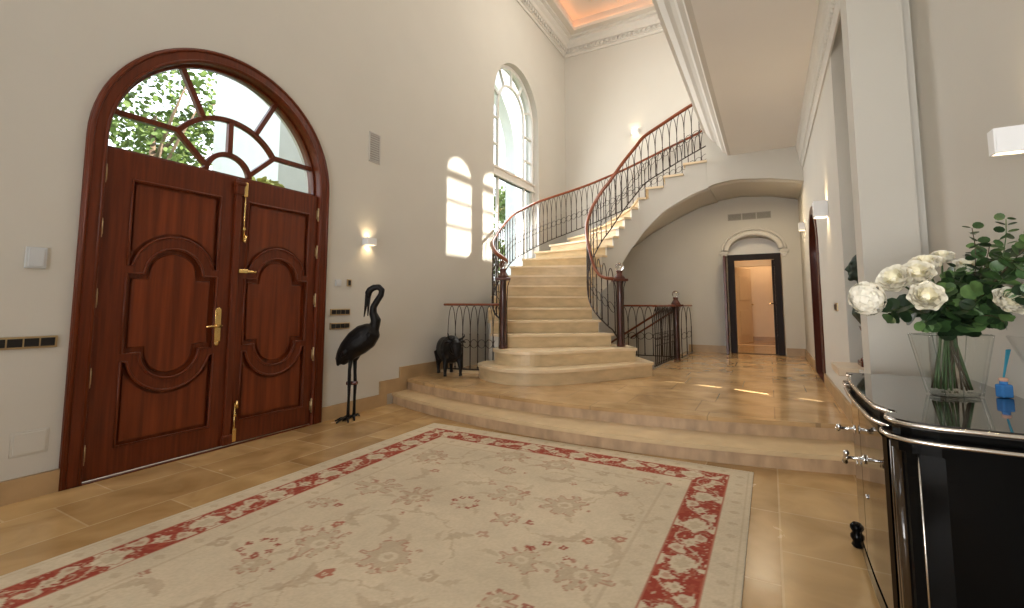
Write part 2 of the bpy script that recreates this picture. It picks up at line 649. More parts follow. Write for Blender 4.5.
RX0, RX1, RY0, RY1 = -3.67, -0.42, -2.6, 9.62          # recess in the high ceiling
mb = MB()
mb.plate(rect(XL, 1.12, YR, YB), [rect(RX0, RX1, RY0, RY1)], 0.08, Matrix.Translation((0, 0, ZC + 0.04)))
mb.span((RX0 - 0.1, RY0 - 0.1, ZC + 0.26), (RX1 + 0.1, RY1 + 0.1, ZC + 0.32))
for a, b in (((RX0 - 0.1, RY0 - 0.1), (RX0 - 0.04, RY1 + 0.1)), ((RX1 + 0.04, RY0 - 0.1), (RX1 + 0.1, RY1 + 0.1)),
             ((RX0 - 0.1, RY1 + 0.04), (RX1 + 0.1, RY1 + 0.1)), ((RX0 - 0.1, RY0 - 0.1), (RX1 + 0.1, RY0 - 0.04))):
    mb.span((a[0], a[1], ZC + 0.05), (b[0], b[1], ZC + 0.3))
struct('ceiling', mb, 'ceiling_high')
mb = MB()     # raised plaster ribs inside the recess, radiating from the corner panels
for yy in (8.35, 5.4, 2.4):
    for s in (-1, 1):
        for k in range(4):
            an = R(20 + 24 * k)
            p0 = Vector((-2.05, yy, ZC + 0.25))
            d = Vector((s * math.cos(an) * 1.5, math.sin(an) * 1.2, 0))
            mb.tube([p0 + d * 0.25, p0 + d * 0.6, p0 + d], [0.015, 0.03, 0.012], 6)
            mb.tube([p0 - d * 0.25, p0 - d * 0.6, p0 - d], [0.015, 0.03, 0.012], 6)
    mb.lathe([(0.34, 0), (0.36, -0.03), (0.30, -0.05), (0.26, -0.02)], (-2.05, yy, ZC + 0.27), 28)
struct('trim_1', mb, 'ceiling_high')
mb = MB()     # cove lighting strip
mb.span((RX0 - 0.038, RY0, ZC + 0.082), (RX0 - 0.024, RY1, ZC + 0.096))
mb.span((RX0, RY1 + 0.024, ZC + 0.082), (RX1, RY1 + 0.038, ZC + 0.096))
mb.span((RX1 + 0.024, RY0, ZC + 0.082), (RX1 + 0.038, RY1, ZC + 0.096))
tag(mb.build('cove_light', 'cove_strip'), 'warm orange strip light glowing round the edge of the high ceiling recess', 'light strip')

prof_big = [(0, -0.37), (-0.03, -0.37), (-0.03, -0.31), (-0.06, -0.30), (-0.06, -0.22), (-0.12, -0.20), (-0.15, -0.14),
            (-0.22, -0.09), (-0.22, -0.05), (-0.29, -0.04), (-0.29, 0.0), (0, 0.0)]
mb = MB()
mb.sweep([(XL, YR, ZC), (XL, YB, ZC), (XR2, YB, ZC)], prof_big) if False else mb.sweep([(XL, YR, ZC), (XL, YB, ZC), (XR2, YB, ZC)], [(-a, b) for a, b in prof_big][::1] if False else [(a, b) for a, b in prof_big])
# dentils under the big cornice
for i in range(46):
    x = XL + 0.14 + i * 0.105
    mb.box((x, YB - 0.08, ZC - 0.255), (0.055, 0.05, 0.06))
for i in range(110):
    y = YB - 0.14 - i * 0.105
    mb.box((XL + 0.08, y, ZC - 0.255), (0.05, 0.055, 0.06))
struct('trim_2', mb, 'moulding')

# crown moulding on the edge of the gallery slab
prof_edge = [(0.0, 0.0), (0.05, 0.005), (0.07, 0.04), (0.12, 0.07), (0.16, 0.16), (0.21, 0.21), (0.21, 0.25), (0.27, 0.28),
             (0.33, 0.37), (0.37, 0.43), (0.41, 0.44), (0.41, 0.52), (0, 0.52)]
mb = MB()
mb.sweep([(-0.46, YR, ZS), (-0.46, YF, ZS)], prof_edge)
struct('trim_3', mb, 'moulding')
prof_in = [(0, 0.0), (0.015, 0.0), (0.02, 0.05), (0.03, 0.07), (0.035, 0.16), (0.05, 0.19), (0.055, 0.26), (0.075, 0.30), (0.085, 0.37), (0, 0.37)]
mb = MB()
mb.sweep([(XR, 3.68, ZS - 0.37), (XR, YF, ZS - 0.37)], prof_in)
for i in range(72):
    y = 3.72 + i * 0.065
    mb.ball((XR - 0.036, y, ZS - 0.255), (0.018, 0.024, 0.03), 8)
struct('trim_4', mb, 'moulding')

# ------------------------------------------------------------------ SETTING: floors
mb = MB()
mb.span((XL - 0.3, YR - 0.3, -0.06), (1.2, 5.0, 0.0))
struct('floor', mb, 'floor_tiles')

f1 = lambda x: 3.86 + 0.072 * (x + 1.45) ** 2
f2 = lambda x: 4.22 + 0.070 * (x + 1.70) ** 2
XA, XB = XL + 0.005, XR - 0.01
NP = 40
xs = [XA + (XB - XA) * i / NP for i in range(NP + 1)]
WX0, WX1, WYA, WYB_ = -2.62, -1.52, 7.02, 10.0         # stairwell going down
mb = MB()
plat = [(x, f2(x) + 0.02) for x in xs] + [(XR - 0.004, YB - 0.004), (WX1, YB - 0.004), (WX1, WYA), (WX0, WYA), (WX0, YB - 0.004), (XL + 0.004, YB - 0.004)]
mb.prism(plat, -0.02, PZ - 0.035)
plat2 = [(x, f2(x)) for x in xs] + [(XR, YB), (WX1, YB), (WX1, WYA), (WX0, WYA), (WX0, YB), (XL, YB)]
mb2 = MB()
mb2.prism(plat2, PZ - 0.035, PZ)
struct('floor_platform', mb2, 'platform_tiles')
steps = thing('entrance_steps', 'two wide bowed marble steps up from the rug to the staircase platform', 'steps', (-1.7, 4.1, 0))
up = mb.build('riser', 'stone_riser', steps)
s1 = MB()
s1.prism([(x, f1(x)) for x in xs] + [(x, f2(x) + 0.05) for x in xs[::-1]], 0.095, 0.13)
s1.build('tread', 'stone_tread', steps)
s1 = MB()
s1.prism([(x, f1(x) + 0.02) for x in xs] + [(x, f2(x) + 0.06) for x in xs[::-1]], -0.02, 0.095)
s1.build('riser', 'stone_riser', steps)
# walls and steps of the stairwell that leads down
mb = MB()
mb.span((WX0 - 0.06, WYA - 0.06, -1.3), (WX1 + 0.06, WYB_, -1.24))
mb.span((WX0 - 0.06, WYA - 0.06, -1.25), (WX0, WYB_, PZ - 0.04))
mb.span((WX0, WYA - 0.06, -1.25), (WX1, WYA, PZ - 0.04))
mb.span((WX1, WYA - 0.06, -1.25), (WX1 + 0.06, WYB_, PZ - 0.04))
struct('wall_stairwell', mb, 'plaster')
dn = thing('cellar_stairs', 'stone flight going down behind the balustrade under the curved staircase', 'stairs', (WX1 - 0.5, 9.2, -0.8))
for k in range(4):
    s = MB()
    s.span((WX1 - 0.27 * (k + 1), 8.46, -1.24), (WX1 - 0.27 * k - 0.001, 9.99, PZ - 0.18 * (k + 1)))
    s.build('step', 'stone_step', dn)

# baseboards
def base(name, pts, off=0.02, h=0.14):
    mb = MB()
    mb.sweep([(p[0], p[1], p[2]) for p in pts], [(0, 0), (off, 0), (off, h - 0.01), (off - 0.006, h), (0, h)])
    return struct(name, mb, 'stone_base')


mb = MB()
mb.plate([(DY1 + 0.0, 0), (4.26, 0), (4.26, 0.13), (4.62, 0.13), (4.62, PZ), (5.6, PZ), (5.6, PZ + 0.16), (4.49, PZ + 0.16), (4.49, 0.29), (4.15, 0.29), (4.15, 0.14), (DY1 + 0.0, 0.14)], [], 0.025, mat_left(XL + 0.0125))
mb.plate(rect(YR, DY0, 0, 0.14), [], 0.025, mat_left(XL + 0.0125))
struct('baseboard_left', mb, 'stone_base')
mb = MB()
mb.plate(rect(WX1 + 0.06, BDX0 - 0.01, PZ, PZ + 0.14), [], 0.022, mat_back(YB - 0.011))
mb.plate(rect(BDX1 + 0.01, XR, PZ, PZ + 0.14), [], 0.022, mat_back(YB - 0.011))
struct('baseboard_back', mb, 'stone_base')
mb = MB()
mb.plate(rect(4.55, RDY0 - 0.0, PZ, PZ + 0.13), [], 0.022, mat_left(XR - 0.011))
mb.plate(rect(RDY1, YB - 0.02, PZ, PZ + 0.13), [], 0.022, mat_left(XR - 0.011))
struct('baseboard_right', mb, 'stone_base')
mb = MB()
mb.plate(rect(YR, 3.45, 0.0, 0.14), [], 0.022, mat_left(XR2 - 0.011))
mb.plate(rect(0.505, XR2 - 0.03, 0.0, 0.14), [], 0.022, mat_back(3.45 - 0.011))
struct('baseboard_console', mb, 'stone_base')

# ------------------------------------------------------------------ main door
d = thing('door_1', 'large arched double front door of dark red mahogany with glazed fanlight', 'door', (XL, DC, 0), kind='structure')
ML = mat_left
IR = DR - 0.115
mb = MB()
mb.plate(arch(DY0, DY1, 0, DSP, 40), [arch(DY0 + 0.115, DY1 - 0.115, -0.0, DSP, 40)[2:] + [(DY0 + 0.115, 0.004), (DY1 - 0.115, 0.004)]], 0.20, ML(XL - 0.065), bev=0.006)
fr = mb.build('door_frame', 'mahogany', d)
# moulded edge round the outside of the frame
mb = MB()
o_ = [(XL + 0.035, p[0], p[1]) for p in [(DY0 + 0.02, 0.01)] + [(DC - (DR - 0.02) * math.cos(PI * i / 40), DSP + (DR - 0.02) * math.sin(PI * i / 40)) for i in range(41)] + [(DY1 - 0.02, 0.01)]]
mb.tube(o_, 0.014, 8)
i_ = [(XL + 0.035, p[0], p[1]) for p in [(DY0 + 0.10, 0.01)] + [(DC - (DR - 0.10) * math.cos(PI * i / 40), DSP + (DR - 0.10) * math.sin(PI * i / 40)) for i in range(41)] + [(DY1 - 0.10, 0.01)]]
mb.tube(i_, 0.010, 8)
mb.build('frame_moulding', 'mahogany', d)
LT = 2.325       # top of leaves


def make_leaf(y0, y1, flip):
    w = y1 - y0
    c = (y0 + y1) / 2 + (0.015 if not flip else 0.0)
    hw = 0.315
    xf = XL + 0.004           # face of the leaf
    rc, ro = 0.205, 0.285
    # openings in the raised framework
    zt, zb = 1.43, 0.845      # shoulders of middle panel
    upz = zt + 0.055
    h_up = [(c - hw, 2.12), (c + hw, 2.12), (c + hw, upz)] + arc(c, upz - 0.045, ro, 10, 170, 20) + [(c - hw, upz)]
    midl = [(c + hw, zt), (c + rc + 0.02, zt)] + arc(c, zt, rc, 0, 180, 20) + [(c - rc - 0.02, zt), (c - hw, zt), (c - hw, zb), (c - rc - 0.02, zb)] + arc(c, zb, rc, 180, 360, 20) + [(c + rc + 0.02, zb), (c + hw, zb)]
    dz = zb - 0.055
    low = [(c - hw, dz)] + arc(c, dz + 0.045, ro, 190, 350, 20) + [(c + hw, dz), (c + hw, 0.20), (c - hw, 0.20)]
    holes = [h_up, midl, low]
    lf = MB()
    lf.plate(rect(y0, y1, 0.012, LT), holes, 0.034, ML(xf - 0.017), bev=0.005)
    leaf = lf.build('door_leaf', 'mahogany', d)
    pn = MB()
    pn.plate(rect(y0 + 0.01, y1 - 0.01, 0.02, LT - 0.01), [], 0.03, ML(xf - 0.049))

    def shrink(poly, k):
        # inward offset of a polygon
        n = len(poly)
        A = sum(poly[i][0] * poly[(i + 1) % n][1] - poly[(i + 1) % n][0] * poly[i][1] for i in range(n))
        sg = 1 if A > 0 else -1
        out = []
        for i in range(n):
            a, b, e = Vector(poly[i - 1]), Vector(poly[i]), Vector(poly[(i + 1) % n])
            d1, d2 = (b - a), (e - b)
            if d1.length < 1e-6:
                d1 = d2
            if d2.length < 1e-6:
                d2 = d1
            d1.normalize(); d2.normalize()
            n1 = Vector((-d1.y, d1.x)) * sg
            n2 = Vector((-d2.y, d2.x)) * sg
            nn = (n1 + n2)
            nn = nn.normalized() if nn.length > 1e-6 else n1
            out.append(tuple(b + nn * (k / max(0.5, nn.dot(n1)))))
        return out
    for h in holes:
        pn.plate(shrink(h, 0.038), [], 0.036, ML(xf - 0.034), bev=0.010)
    pn.build('raised_panel', 'mahogany_panel', leaf)
    # bead round each opening
    bd = MB()
    for h in holes:
        hh = h + [h[0], h[1]]
        bd.tube([(xf + 0.002, p[0], p[1]) for p in hh], 0.010, 6, cap=False)
    bd.build('moulding', 'mahogany', leaf)
    # hinges
    hy = y0 - 0.004 if not flip else y1 + 0.004
    for z in (2.13, 1.74, 1.245, 0.70, 0.19):
        hg = MB()
        hg.tube([(xf + 0.012, hy, z - 0.055), (xf + 0.012, hy, z + 0.055)], 0.011, 8)
        hg.ball((xf + 0.012, hy, z + 0.06), 0.011, 8)
        hg.ball((xf + 0.012, hy, z - 0.06), 0.011, 8)
        hg.span((xf, hy - 0.016, z - 0.045), (xf + 0.004, hy + 0.016, z + 0.045))
        hg.build('hinge', 'brass_dull', leaf)
    return leaf


MY = 2.372
leafL = make_leaf(DY0 + 0.118, MY - 0.002, False)
leafR = make_leaf(MY + 0.002, DY1 - 0.12, True)
# astragal with a small capital and foot
a_ = MB()
xa = XL + 0.004
a_.span((xa, MY - 0.028, 0.03), (xa + 0.028, MY + 0.028, LT - 0.02), bev=0.008)
a_.span((xa, MY - 0.04, LT - 0.16), (xa + 0.042, MY + 0.04, LT - 0.05), bev=0.008)
a_.span((xa, MY - 0.046, LT - 0.075), (xa + 0.05, MY + 0.046, LT - 0.045), bev=0.006)
a_.span((xa, MY - 0.04, 0.02), (xa + 0.042, MY + 0.04, 0.10), bev=0.008)
a_.build('astragal', 'mahogany', leafR)
# brass handle on the left leaf
h = MB()
hy = MY - 0.115
h.plate([(hy - 0.025, 0.89), (hy + 0.025, 0.89)] + [(hy + 0.025, 1.15)] + arc(hy, 1.15, 0.025, 0, 180, 10)[1:], [], 0.012, ML(xa + 0.006), bev=0.003)
h.ball((xa + 0.006, hy, 0.875), (0.007, 0.02, 0.02), 10)
h.tube([(xa, hy, 1.02), (xa + 0.055, hy, 1.02)], 0.012, 10)
h.tube([(xa + 0.052, hy + 0.005, 1.02), (xa + 0.055, hy - 0.05, 1.022), (xa + 0.05, hy - 0.115, 1.018)], [0.012, 0.010, 0.007], 10)
h.tube([(xa + 0.01, hy, 1.12), (xa + 0.02, hy, 1.12)], 0.012, 12)
h.build('handle', 'brass', leafL)
by = MY + 0.062
for (z0, z1, k0) in ((1.76, 2.29, 1), (0.03, 0.36, -1)):
    b = MB()
    b.tube([(xa + 0.014, by, z0), (xa + 0.014, by, z1)], 0.007, 8)
    ze = z1 if k0 > 0 else z0
    b.span((xa, by - 0.018, ze - (0.13 if k0 > 0 else 0.0)), (xa + 0.026, by + 0.018, ze + (0.0 if k0 > 0 else 0.11)), bev=0.006)
    zf = z0 if k0 > 0 else z1
    b.tube([(xa + 0.014, by, zf), (xa + 0.03, by + 0.006, zf - 0.01 * k0), (xa + 0.028, by + 0.01, zf + 0.05 * k0)], [0.009, 0.010, 0.012], 8)
    zm = zf + 0.11 * k0
    b.span((xa, by - 0.014, zm - 0.012), (xa + 0.024, by + 0.014, zm + 0.012), bev=0.004)
    b.build('bolt', 'brass', leafR)
b = MB()
b.span((xa, MY + 0.02, 1.475), (xa + 0.045, MY + 0.10, 1.51), bev=0.006)
b.span((xa, MY + 0.10, 1.482), (xa + 0.02, MY + 0.17, 1.503), bev=0.005)
b.ball((xa + 0.012, MY + 0.185, 1.492), 0.012, 8)
b.build('latch', 'brass', leafR)

# fanlight: mahogany bars and one pane per light
ZT = LT + 0.012
CC = (DC, 2.335)
mb = MB()
RI = DR - 0.115
ri = RI - 0.022
xm = XL - 0.075
top = [(DC - math.sqrt(RI**2 - (ZT - DSP)**2), ZT), (DC + math.sqrt(RI**2 - (ZT - DSP)**2), ZT)]
a0 = math.degrees(math.asin((ZT - DSP) / RI))
a1 = math.degrees(math.asin((ZT + 0.012 - DSP) / ri))
mb.plate([(top[1][0], ZT - 0.012)] + arc(DC, DSP, RI, a0, 180 - a0, 40) + [(top[0][0], ZT - 0.012)],
         [arc(DC, DSP, ri, a1, 180 - a1, 40)], 0.055, ML(xm), bev=0.004)


def bar(p, q, w=0.042):
    p, q = Vector(p), Vector(q)
    dd = (q - p)
    L = dd.length
    an = math.atan2(dd.y, dd.x)
    mb.box((xm, (p.x + q.x) / 2, (p.y + q.y) / 2), (0.05, L, w), (an, 0, 0), bev=0.005)


def pol(r, a):
    return (CC[0] + r * math.cos(R(a)), CC[1] + r * math.sin(R(a)))


def ringbar(r, aa, ab, w=0.042):
    mb.plate(arc(CC[0], CC[1], r + w / 2, aa, ab, 24) + arc(CC[0], CC[1], r - w / 2, ab, aa, 24), [], 0.05, ML(xm), bev=0.005)


rm, rs = 0.50, 0.19
ringbar(rm, 33, 147)
ringbar(rs, 5, 175)


def onrim(a):      # meeting point of a spoke from the ring centre with the outer rim
    dx, dz = math.cos(R(a)), math.sin(R(a))
    oz = CC[1] - DSP
    b_ = dz * oz
    t = -b_ + math.sqrt(b_ * b_ - oz * oz + (ri + 0.008) ** 2)
    return (CC[0] + dx * t, CC[1] + dz * t)


bar(pol(rs, 90), pol(rm, 90))
bar(pol(rm, 33), pol(rs + 0.01, 16))
bar(pol(rm, 147), pol(rs + 0.01, 164))
zs_ = CC[1] + rm * math.sin(R(34))
dxs = math.sqrt((ri + 0.008) ** 2 - (zs_ - DSP) ** 2)
bar(pol(rm, 34), (CC[0] + dxs, zs_))
bar(pol(rm, 146), (CC[0] - dxs, zs_))
bar(pol(rm, 63), onrim(63))
bar(pol(rm, 117), onrim(117))
fan = mb.build('fanlight', 'mahogany', d)
g = MB()
g.plate(arc(DC, DSP, RI - 0.005, a0, 180 - a0, 40), [], 0.005, ML(xm))
g.build('pane', 'pane', fan)
mb = MB()
mb.span((XL - 0.30, DY0 + 0.1, -0.02), (XL + 0.0, DY1 - 0.1, 0.006))
mb.build('threshold', 'brass_dull', d)

# ------------------------------------------------------------------ stair window
w = thing('window_1', 'tall arched white window above the curved staircase', 'window', (XL, WC, WZ0), kind='structure')
xw = XL - 0.16
mb = MB()
fo = arch(WY0 + 0.001, WY1 - 0.001, WZ0, WSP, 36, rise=WRISE)
def warch(k, z0, zs=WSP):
    return arch(WY0 + k, WY1 - k, z0, zs, 36, rise=WRISE - k)
TZ = 3.60
mb.plate(fo, [rect(WY0 + 0.07, WY1 - 0.07, WZ0 + 0.07, TZ - 0.09), warch(0.07, TZ + 0.09)], 0.09, ML(xw), bev=0.008)
# transom ledge
mb.span((xw - 0.03, WY0, TZ - 0.09), (xw + 0.09, WY1, TZ - 0.055), bev=0.006)
mb.span((xw - 0.03, WY0, TZ + 0.055), (xw + 0.08, WY1, TZ + 0.09), bev=0.006)
mb.build('window_frame', 'white_paint', w)
mb = MB()
# inner arched light and radiating bars in the head
k = 0.36
inner = warch(k, TZ + 0.09)
outer_in = inner
innr = warch(k + 0.045, TZ + 0.10)
mb.plate(outer_in, [innr], 0.05, ML(xw), bev=0.004)


def wbar(y0, z0, y1, z1, wd=0.035):
    L = math.hypot(y1 - y0, z1 - z0)
    mb.box((xw, (y0 + y1) / 2, (z0 + z1) / 2), (0.045, L, wd), (math.atan2(z1 - z0, y1 - y0), 0, 0))


for z in (4.12, 4.62, 5.0):
    if z < 4.9:
        wbar(WY0 + 0.06, z, WY0 + k, z)
        wbar(WY1 - k, z, WY1 - 0.06, z)
for a in (20, 58, 90, 122, 160):
    ca, sa = math.cos(R(a)), math.sin(R(a))
    hw_ = (WY1 - WY0) / 2
    wbar(WC + (hw_ - k) * ca, WSP + (WRISE - k) * sa, WC + (hw_ - 0.05) * ca, WSP + (WRISE - 0.05) * sa)
# lower casement
wbar(WY0 + k + 0.02, (WZ0 + TZ) / 2, WY0 + k + 0.021, (WZ0 + TZ) / 2)
mb.span((xw - 0.025, WY0 + k, WZ0 + 0.06), (xw + 0.025, WY0 + k + 0.045, TZ - 0.08))
mb.span((xw - 0.025, WY1 - k - 0.045, WZ0 + 0.06), (xw + 0.025, WY1 - k, TZ - 0.08))
wbar(WY0 + 0.05, 2.85, WY0 + k, 2.85)
mb.build('glazing_bar', 'white_paint', w)
g = MB()
g.plate(warch(0.02, WZ0 + 0.02), [], 0.006, ML(xw - 0.0))
g.build('pane', 'pane', w)
mb = MB()
mb.span((XL - 0.2, WY0 - 0.0, WZ0 - 0.03), (XL + 0.03, WY1 + 0.0, WZ0), bev=0.006)
mb.build('window_sill', 'stone_tread', w)

# ------------------------------------------------------------------ passage doorway at the back, the hall behind
d = thing('door_2', 'doorway in the back wall with black wooden frame and open leaves under a white arch', 'door', ((BDX0 + BDX1) / 2, YB, PZ), kind='structure')
BC = (BDX0 + BDX1) / 2
mb = MB()
mb.plate(rect(BDX0 + 0.01, BDX1 - 0.01, PZ, 2.175), [rect(BDX0 + 0.12, BDX1 - 0.12, PZ - 0.001, 2.07)], 0.12, mat_back(YB + 0.10), bev=0.004)
mb.build('door_frame', 'dark_wood', d)
mb = MB()
mb.plate([(BDX0, 2.18), (BDX1, 2.18)] + [(BC + (BDX1 - BDX0) / 2 * math.cos(PI * i / 20), BDSP + BDR * math.sin(PI * i / 20)) for i in range(21)], [], 0.03, mat_back(YB + 0.27))
mb.build('tympanum', 'ceiling_paint', d)
mb = MB()
hw_ = (BDX1 - BDX0) / 2
path = [(BC - hw_ * math.cos(PI * i / 28), YB - 0.02, BDSP + 0.03 + (BDR + 0.03) * math.sin(PI * i / 28)) for i in range(29)]
mb.tube(path, [(0.05, 0.028)] * 29, 10)
mb.tube([(p[0] * 1.0 + (p[0] - BC) * 0.16, p[1], p[2] + 0.075 * math.sin(PI * i / 28)) for i, p in enumerate(path)], 0.022, 8)
for s in (-1, 1):
    x = BC + s * (hw_ + 0.045)
    mb.span((x - 0.075, YB - 0.045, BDSP - 0.03), (x + 0.075, YB, BDSP + 0.015), bev=0.008)
    mb.span((x - 0.055, YB - 0.035, BDSP - 0.075), (x + 0.055, YB, BDSP - 0.03), bev=0.008)
    mb.span((x - 0.035, YB - 0.025, BDSP - 0.12), (x + 0.035, YB, BDSP - 0.075), bev=0.006)
mb.build('arch_moulding', 'moulding', d)
mb = MB()      # left leaf folded back into the passage
mb.span((BDX0 - 0.045, YB - 0.34, PZ + 0.01), (BDX0 - 0.005, YB + 0.02, 2.14), bev=0.004)
lf = mb.build('door_leaf', 'red_wood', d)
mb = MB()      # right leaf open into the hall
mb.span((BDX1 - 0.165, YB + 0.14, PZ + 0.01), (BDX1 - 0.125, YB + 0.52, 2.06), bev=0.004)
lf = mb.build('door_leaf', 'dark_wood', d)
mb = MB()
mb.tube([(BDX1 - 0.165, YB + 0.44, 1.22), (BDX1 - 0.215, YB + 0.44, 1.22), (BDX1 - 0.22, YB + 0.36, 1.22)], 0.010, 8)
mb.build('handle', 'brass', lf)

HX0, HX1, HY1, HZ = -1.7, 1.0, 13.6, 2.75
mb = MB()
mb.span((HX0, YB + 0.30, PZ - 0.06), (HX1, HY1, PZ - 0.001))
mb.span((BDX0, YB, PZ - 0.02), (BDX1, YB + 0.3, PZ - 0.001))
struct('floor_hall', mb, 'hall_tiles')
mb = MB()
mb.span((HX0, YB + 0.28, HZ), (HX1, HY1, HZ + 0.06))
struct('ceiling_hall', mb, 'ceiling_paint')
mb = MB()
mb.span((HX0 - 0.06, YB + 0.3, PZ - 0.06), (HX0, HY1, HZ))
mb.span((HX1, YB + 0.3, PZ - 0.06), (HX1 + 0.06, HY1, HZ))
struct('wall_hall_side', mb, 'cream_paint')
mb = MB()
IX0, IX1 = -0.72, 0.20
mb.plate(rect(HX0, HX1, PZ - 0.06, HZ), [rect(IX0, IX1, PZ - 0.01, 2.12)], 0.12, mat_back(12.26))
mb.span((HX0, HY1, PZ - 0.06), (HX1, HY1 + 0.06, HZ))
struct('wall_hall_end', mb, 'cream_paint')
mb = MB()
mb.plate(rect(HX0, HX1, PZ, PZ + 0.12), [], 0.02, mat_back(HY1 - 0.01))
struct('baseboard_hall', mb, 'stone_base')
d = thing('door_3', 'cream inner doorway with open panelled leaf seen through the black framed doorway', 'door', (-0.3, 12.2, PZ), kind='structure')
mb = MB()
mb.plate(rect(IX0 - 0.09, IX1 + 0.09, PZ, 2.22), [rect(IX0 + 0.02, IX1 - 0.02, PZ - 0.001, 2.10)], 0.16, mat_back(12.26), bev=0.006)
mb.build('door_frame', 'cream_paint', d)
mb = MB()
mb.box((IX0 + 0.17, 12.72, 1.18), (0.04, 0.85, 1.82), (0, 0, R(-20)), bev=0.004)
for z in (0.75, 1.6):
    mb.box((IX0 + 0.195, 12.72, z), (0.02, 0.55, 0.6), (0, 0, R(-20)), bev=0.008)
lf = mb.build('door_leaf', 'cream_paint', d)
mb = MB()
mb.tube([(IX0 + 0.33, 13.0, 1.2), (IX0 + 0.38, 13.02, 1.2), (IX0 + 0.36, 12.9, 1.2)], 0.01, 8)
mb.build('handle', 'brass', lf)

# ------------------------------------------------------------------ arched doorway in the right wall
d = thing('door_4', 'narrow looking arched mahogany door recessed in the right passage wall', 'door', (XR, (RDY0 + RDY1) / 2, PZ), kind='structure')
mb = MB()
mb.plate(arch(RDY0 - 0.0, RDY1 + 0.0, PZ, RDSP), [arch(RDY0 + 0.10, RDY1 - 0.10, PZ - 0.001, RDSP)], 0.14, mat_left(XR + 0.055), bev=0.004)
mb.build('door_frame', 'red_wood', d)
for a, b in ((RDY0 + 0.10, (RDY0 + RDY1) / 2 - 0.003), ((RDY0 + RDY1) / 2 + 0.003, RDY1 - 0.10)):
    mb = MB()
    cy_, rr = (RDY0 + RDY1) / 2, (RDY1 - RDY0) / 2 - 0.10
    top = [(y, RDSP + math.sqrt(max(0, rr * rr - (y - cy_) ** 2))) for y in [b + (a - b) * i / 14 for i in range(15)]]
    pol_ = [(a, PZ + 0.005), (b, PZ + 0.005)] + top
    mb.plate(pol_, [rect(a + 0.09, b - 0.08, PZ + 0.2, 1.1), rect(a + 0.09, b - 0.08, 1.25, 1.8)], 0.04, mat_left(XR + 0.08), bev=0.004)
    mb.plate(rect(a + 0.02, b - 0.02, PZ + 0.02, 1.85), [], 0.015, mat_left(XR + 0.09))
    mb.build('door_leaf', 'red_wood', d)

# ------------------------------------------------------------------ STAIRCASE
I = {2: (-1.70, 6.36), 3: (-1.95, 6.43), 4: (-2.19, 6.60), 5: (-2.36, 6.82), 6: (-2.45, 7.00), 7: (-2.51, 7.17), 8: (-2.535, 7.35), 9: (-2.54, 7.53),
     10: (-2.51, 7.69), 11: (-2.46, 7.83), 12: (-2.38, 7.97), 13: (-2.31, 8.09), 14: (-2.23, 8.19), 15: (-2.13, 8.28), 16: (-2.01, 8.345), 17: (-1.87, 8.385),
     18: (-1.56, 8.41), 19: (-1.22, 8.418), 20: (-0.83, 8.42), 21: (-0.45, 8.42), 22: (-0.1, 8.42), 23: (0.25, 8.42)}
O = {2: (-3.02, 5.20), 3: (-3.14, 5.48), 4: (-3.42, 5.60), 5: (-3.60, 5.82), 6: (-3.73, 6.12), 7: (-3.83, 6.44), 8: (-3.90, 6.76), 9: (-3.95, 7.10), 10: (-3.99, 7.62),
     11: (-3.97, 8.12), 12: (-3.86, 8.58), 13: (-3.62, 8.98), 14: (-3.32, 9.32), 15: (-3.0, 9.58), 16: (-2.62, 9.77), 17: (-2.2, 9.87),
     18: (-1.76, 9.92), 19: (-1.26, 9.94), 20: (-0.83, 9.95), 21: (-0.45, 9.95), 22: (-0.1, 9.95), 23: (0.25, 9.95)}
st = thing('staircase', 'curved marble staircase sweeping up and round to the right to the upper floor', 'staircase', (-2.8, 7.0, PZ))


def edge(P, k, n=4):
    return [tuple(crom(P, k + i / n)) for i in range(n + 1)]


def offs(a, b, dist):
    """shift nosing line a->b toward the viewer by dist (perpendicular)"""
    dx, dy = b[0] - a[0], b[1] - a[1]
    L = math.hypot(dx, dy)
    nx, ny = dy / L, -dx / L
    return (a[0] + nx * dist, a[1] + ny * dist), (b[0] + nx * dist, b[1] + ny * dist)


def inner_low(k):     # lower edge of the inner string
    z = zk(k)
    if k >= 9.8:
        return z - float(np.interp(k, [9.8, 11, 13, 17, 18, 19, 19.5, 20], [0.60, 0.72, 0.735, 0.73, 0.605, 0.605, 0.61, 0.64]))
    return float(np.interp(k, [9.2, 9.8], [-0.02, zk(9.8) - 0.60]))


# steps 3..22
for k in range(3, 22):
    ie, oe = edge(I, k), edge(O, k)
    (a, b) = offs(oe[0], ie[0], 0.0)
    z = zk(k)
    s = MB()
    # overhang of the tread past the strings
    def out(p, q, e):     # p pushed away from q by e
        L = math.hypot(p[0] - q[0], p[1] - q[1])
        return (p[0] + (p[0] - q[0]) / L * e, p[1] + (p[1] - q[1]) / L * e)
    ie2 = [out(p, q, 0.035 if k < 20 else -0.13) for p, q in zip(ie, oe)]
    if k == 20:
        ie2[0] = (-0.845, ie2[0][1])
    oe2 = [out(q, p, 0.02) for p, q in zip(ie, oe)]
    poly = [oe2[0]] + [ie2[0]] + ie2[1:] + oe2[1:][::-1]
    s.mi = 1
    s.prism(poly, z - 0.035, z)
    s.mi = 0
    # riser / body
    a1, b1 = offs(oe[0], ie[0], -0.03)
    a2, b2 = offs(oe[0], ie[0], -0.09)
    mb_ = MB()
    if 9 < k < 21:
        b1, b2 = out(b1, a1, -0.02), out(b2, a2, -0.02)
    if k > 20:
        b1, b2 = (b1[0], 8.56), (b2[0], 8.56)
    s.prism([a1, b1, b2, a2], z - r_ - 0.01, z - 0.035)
    s.build('step', ['stone_step', 'stone_nosing'], st)


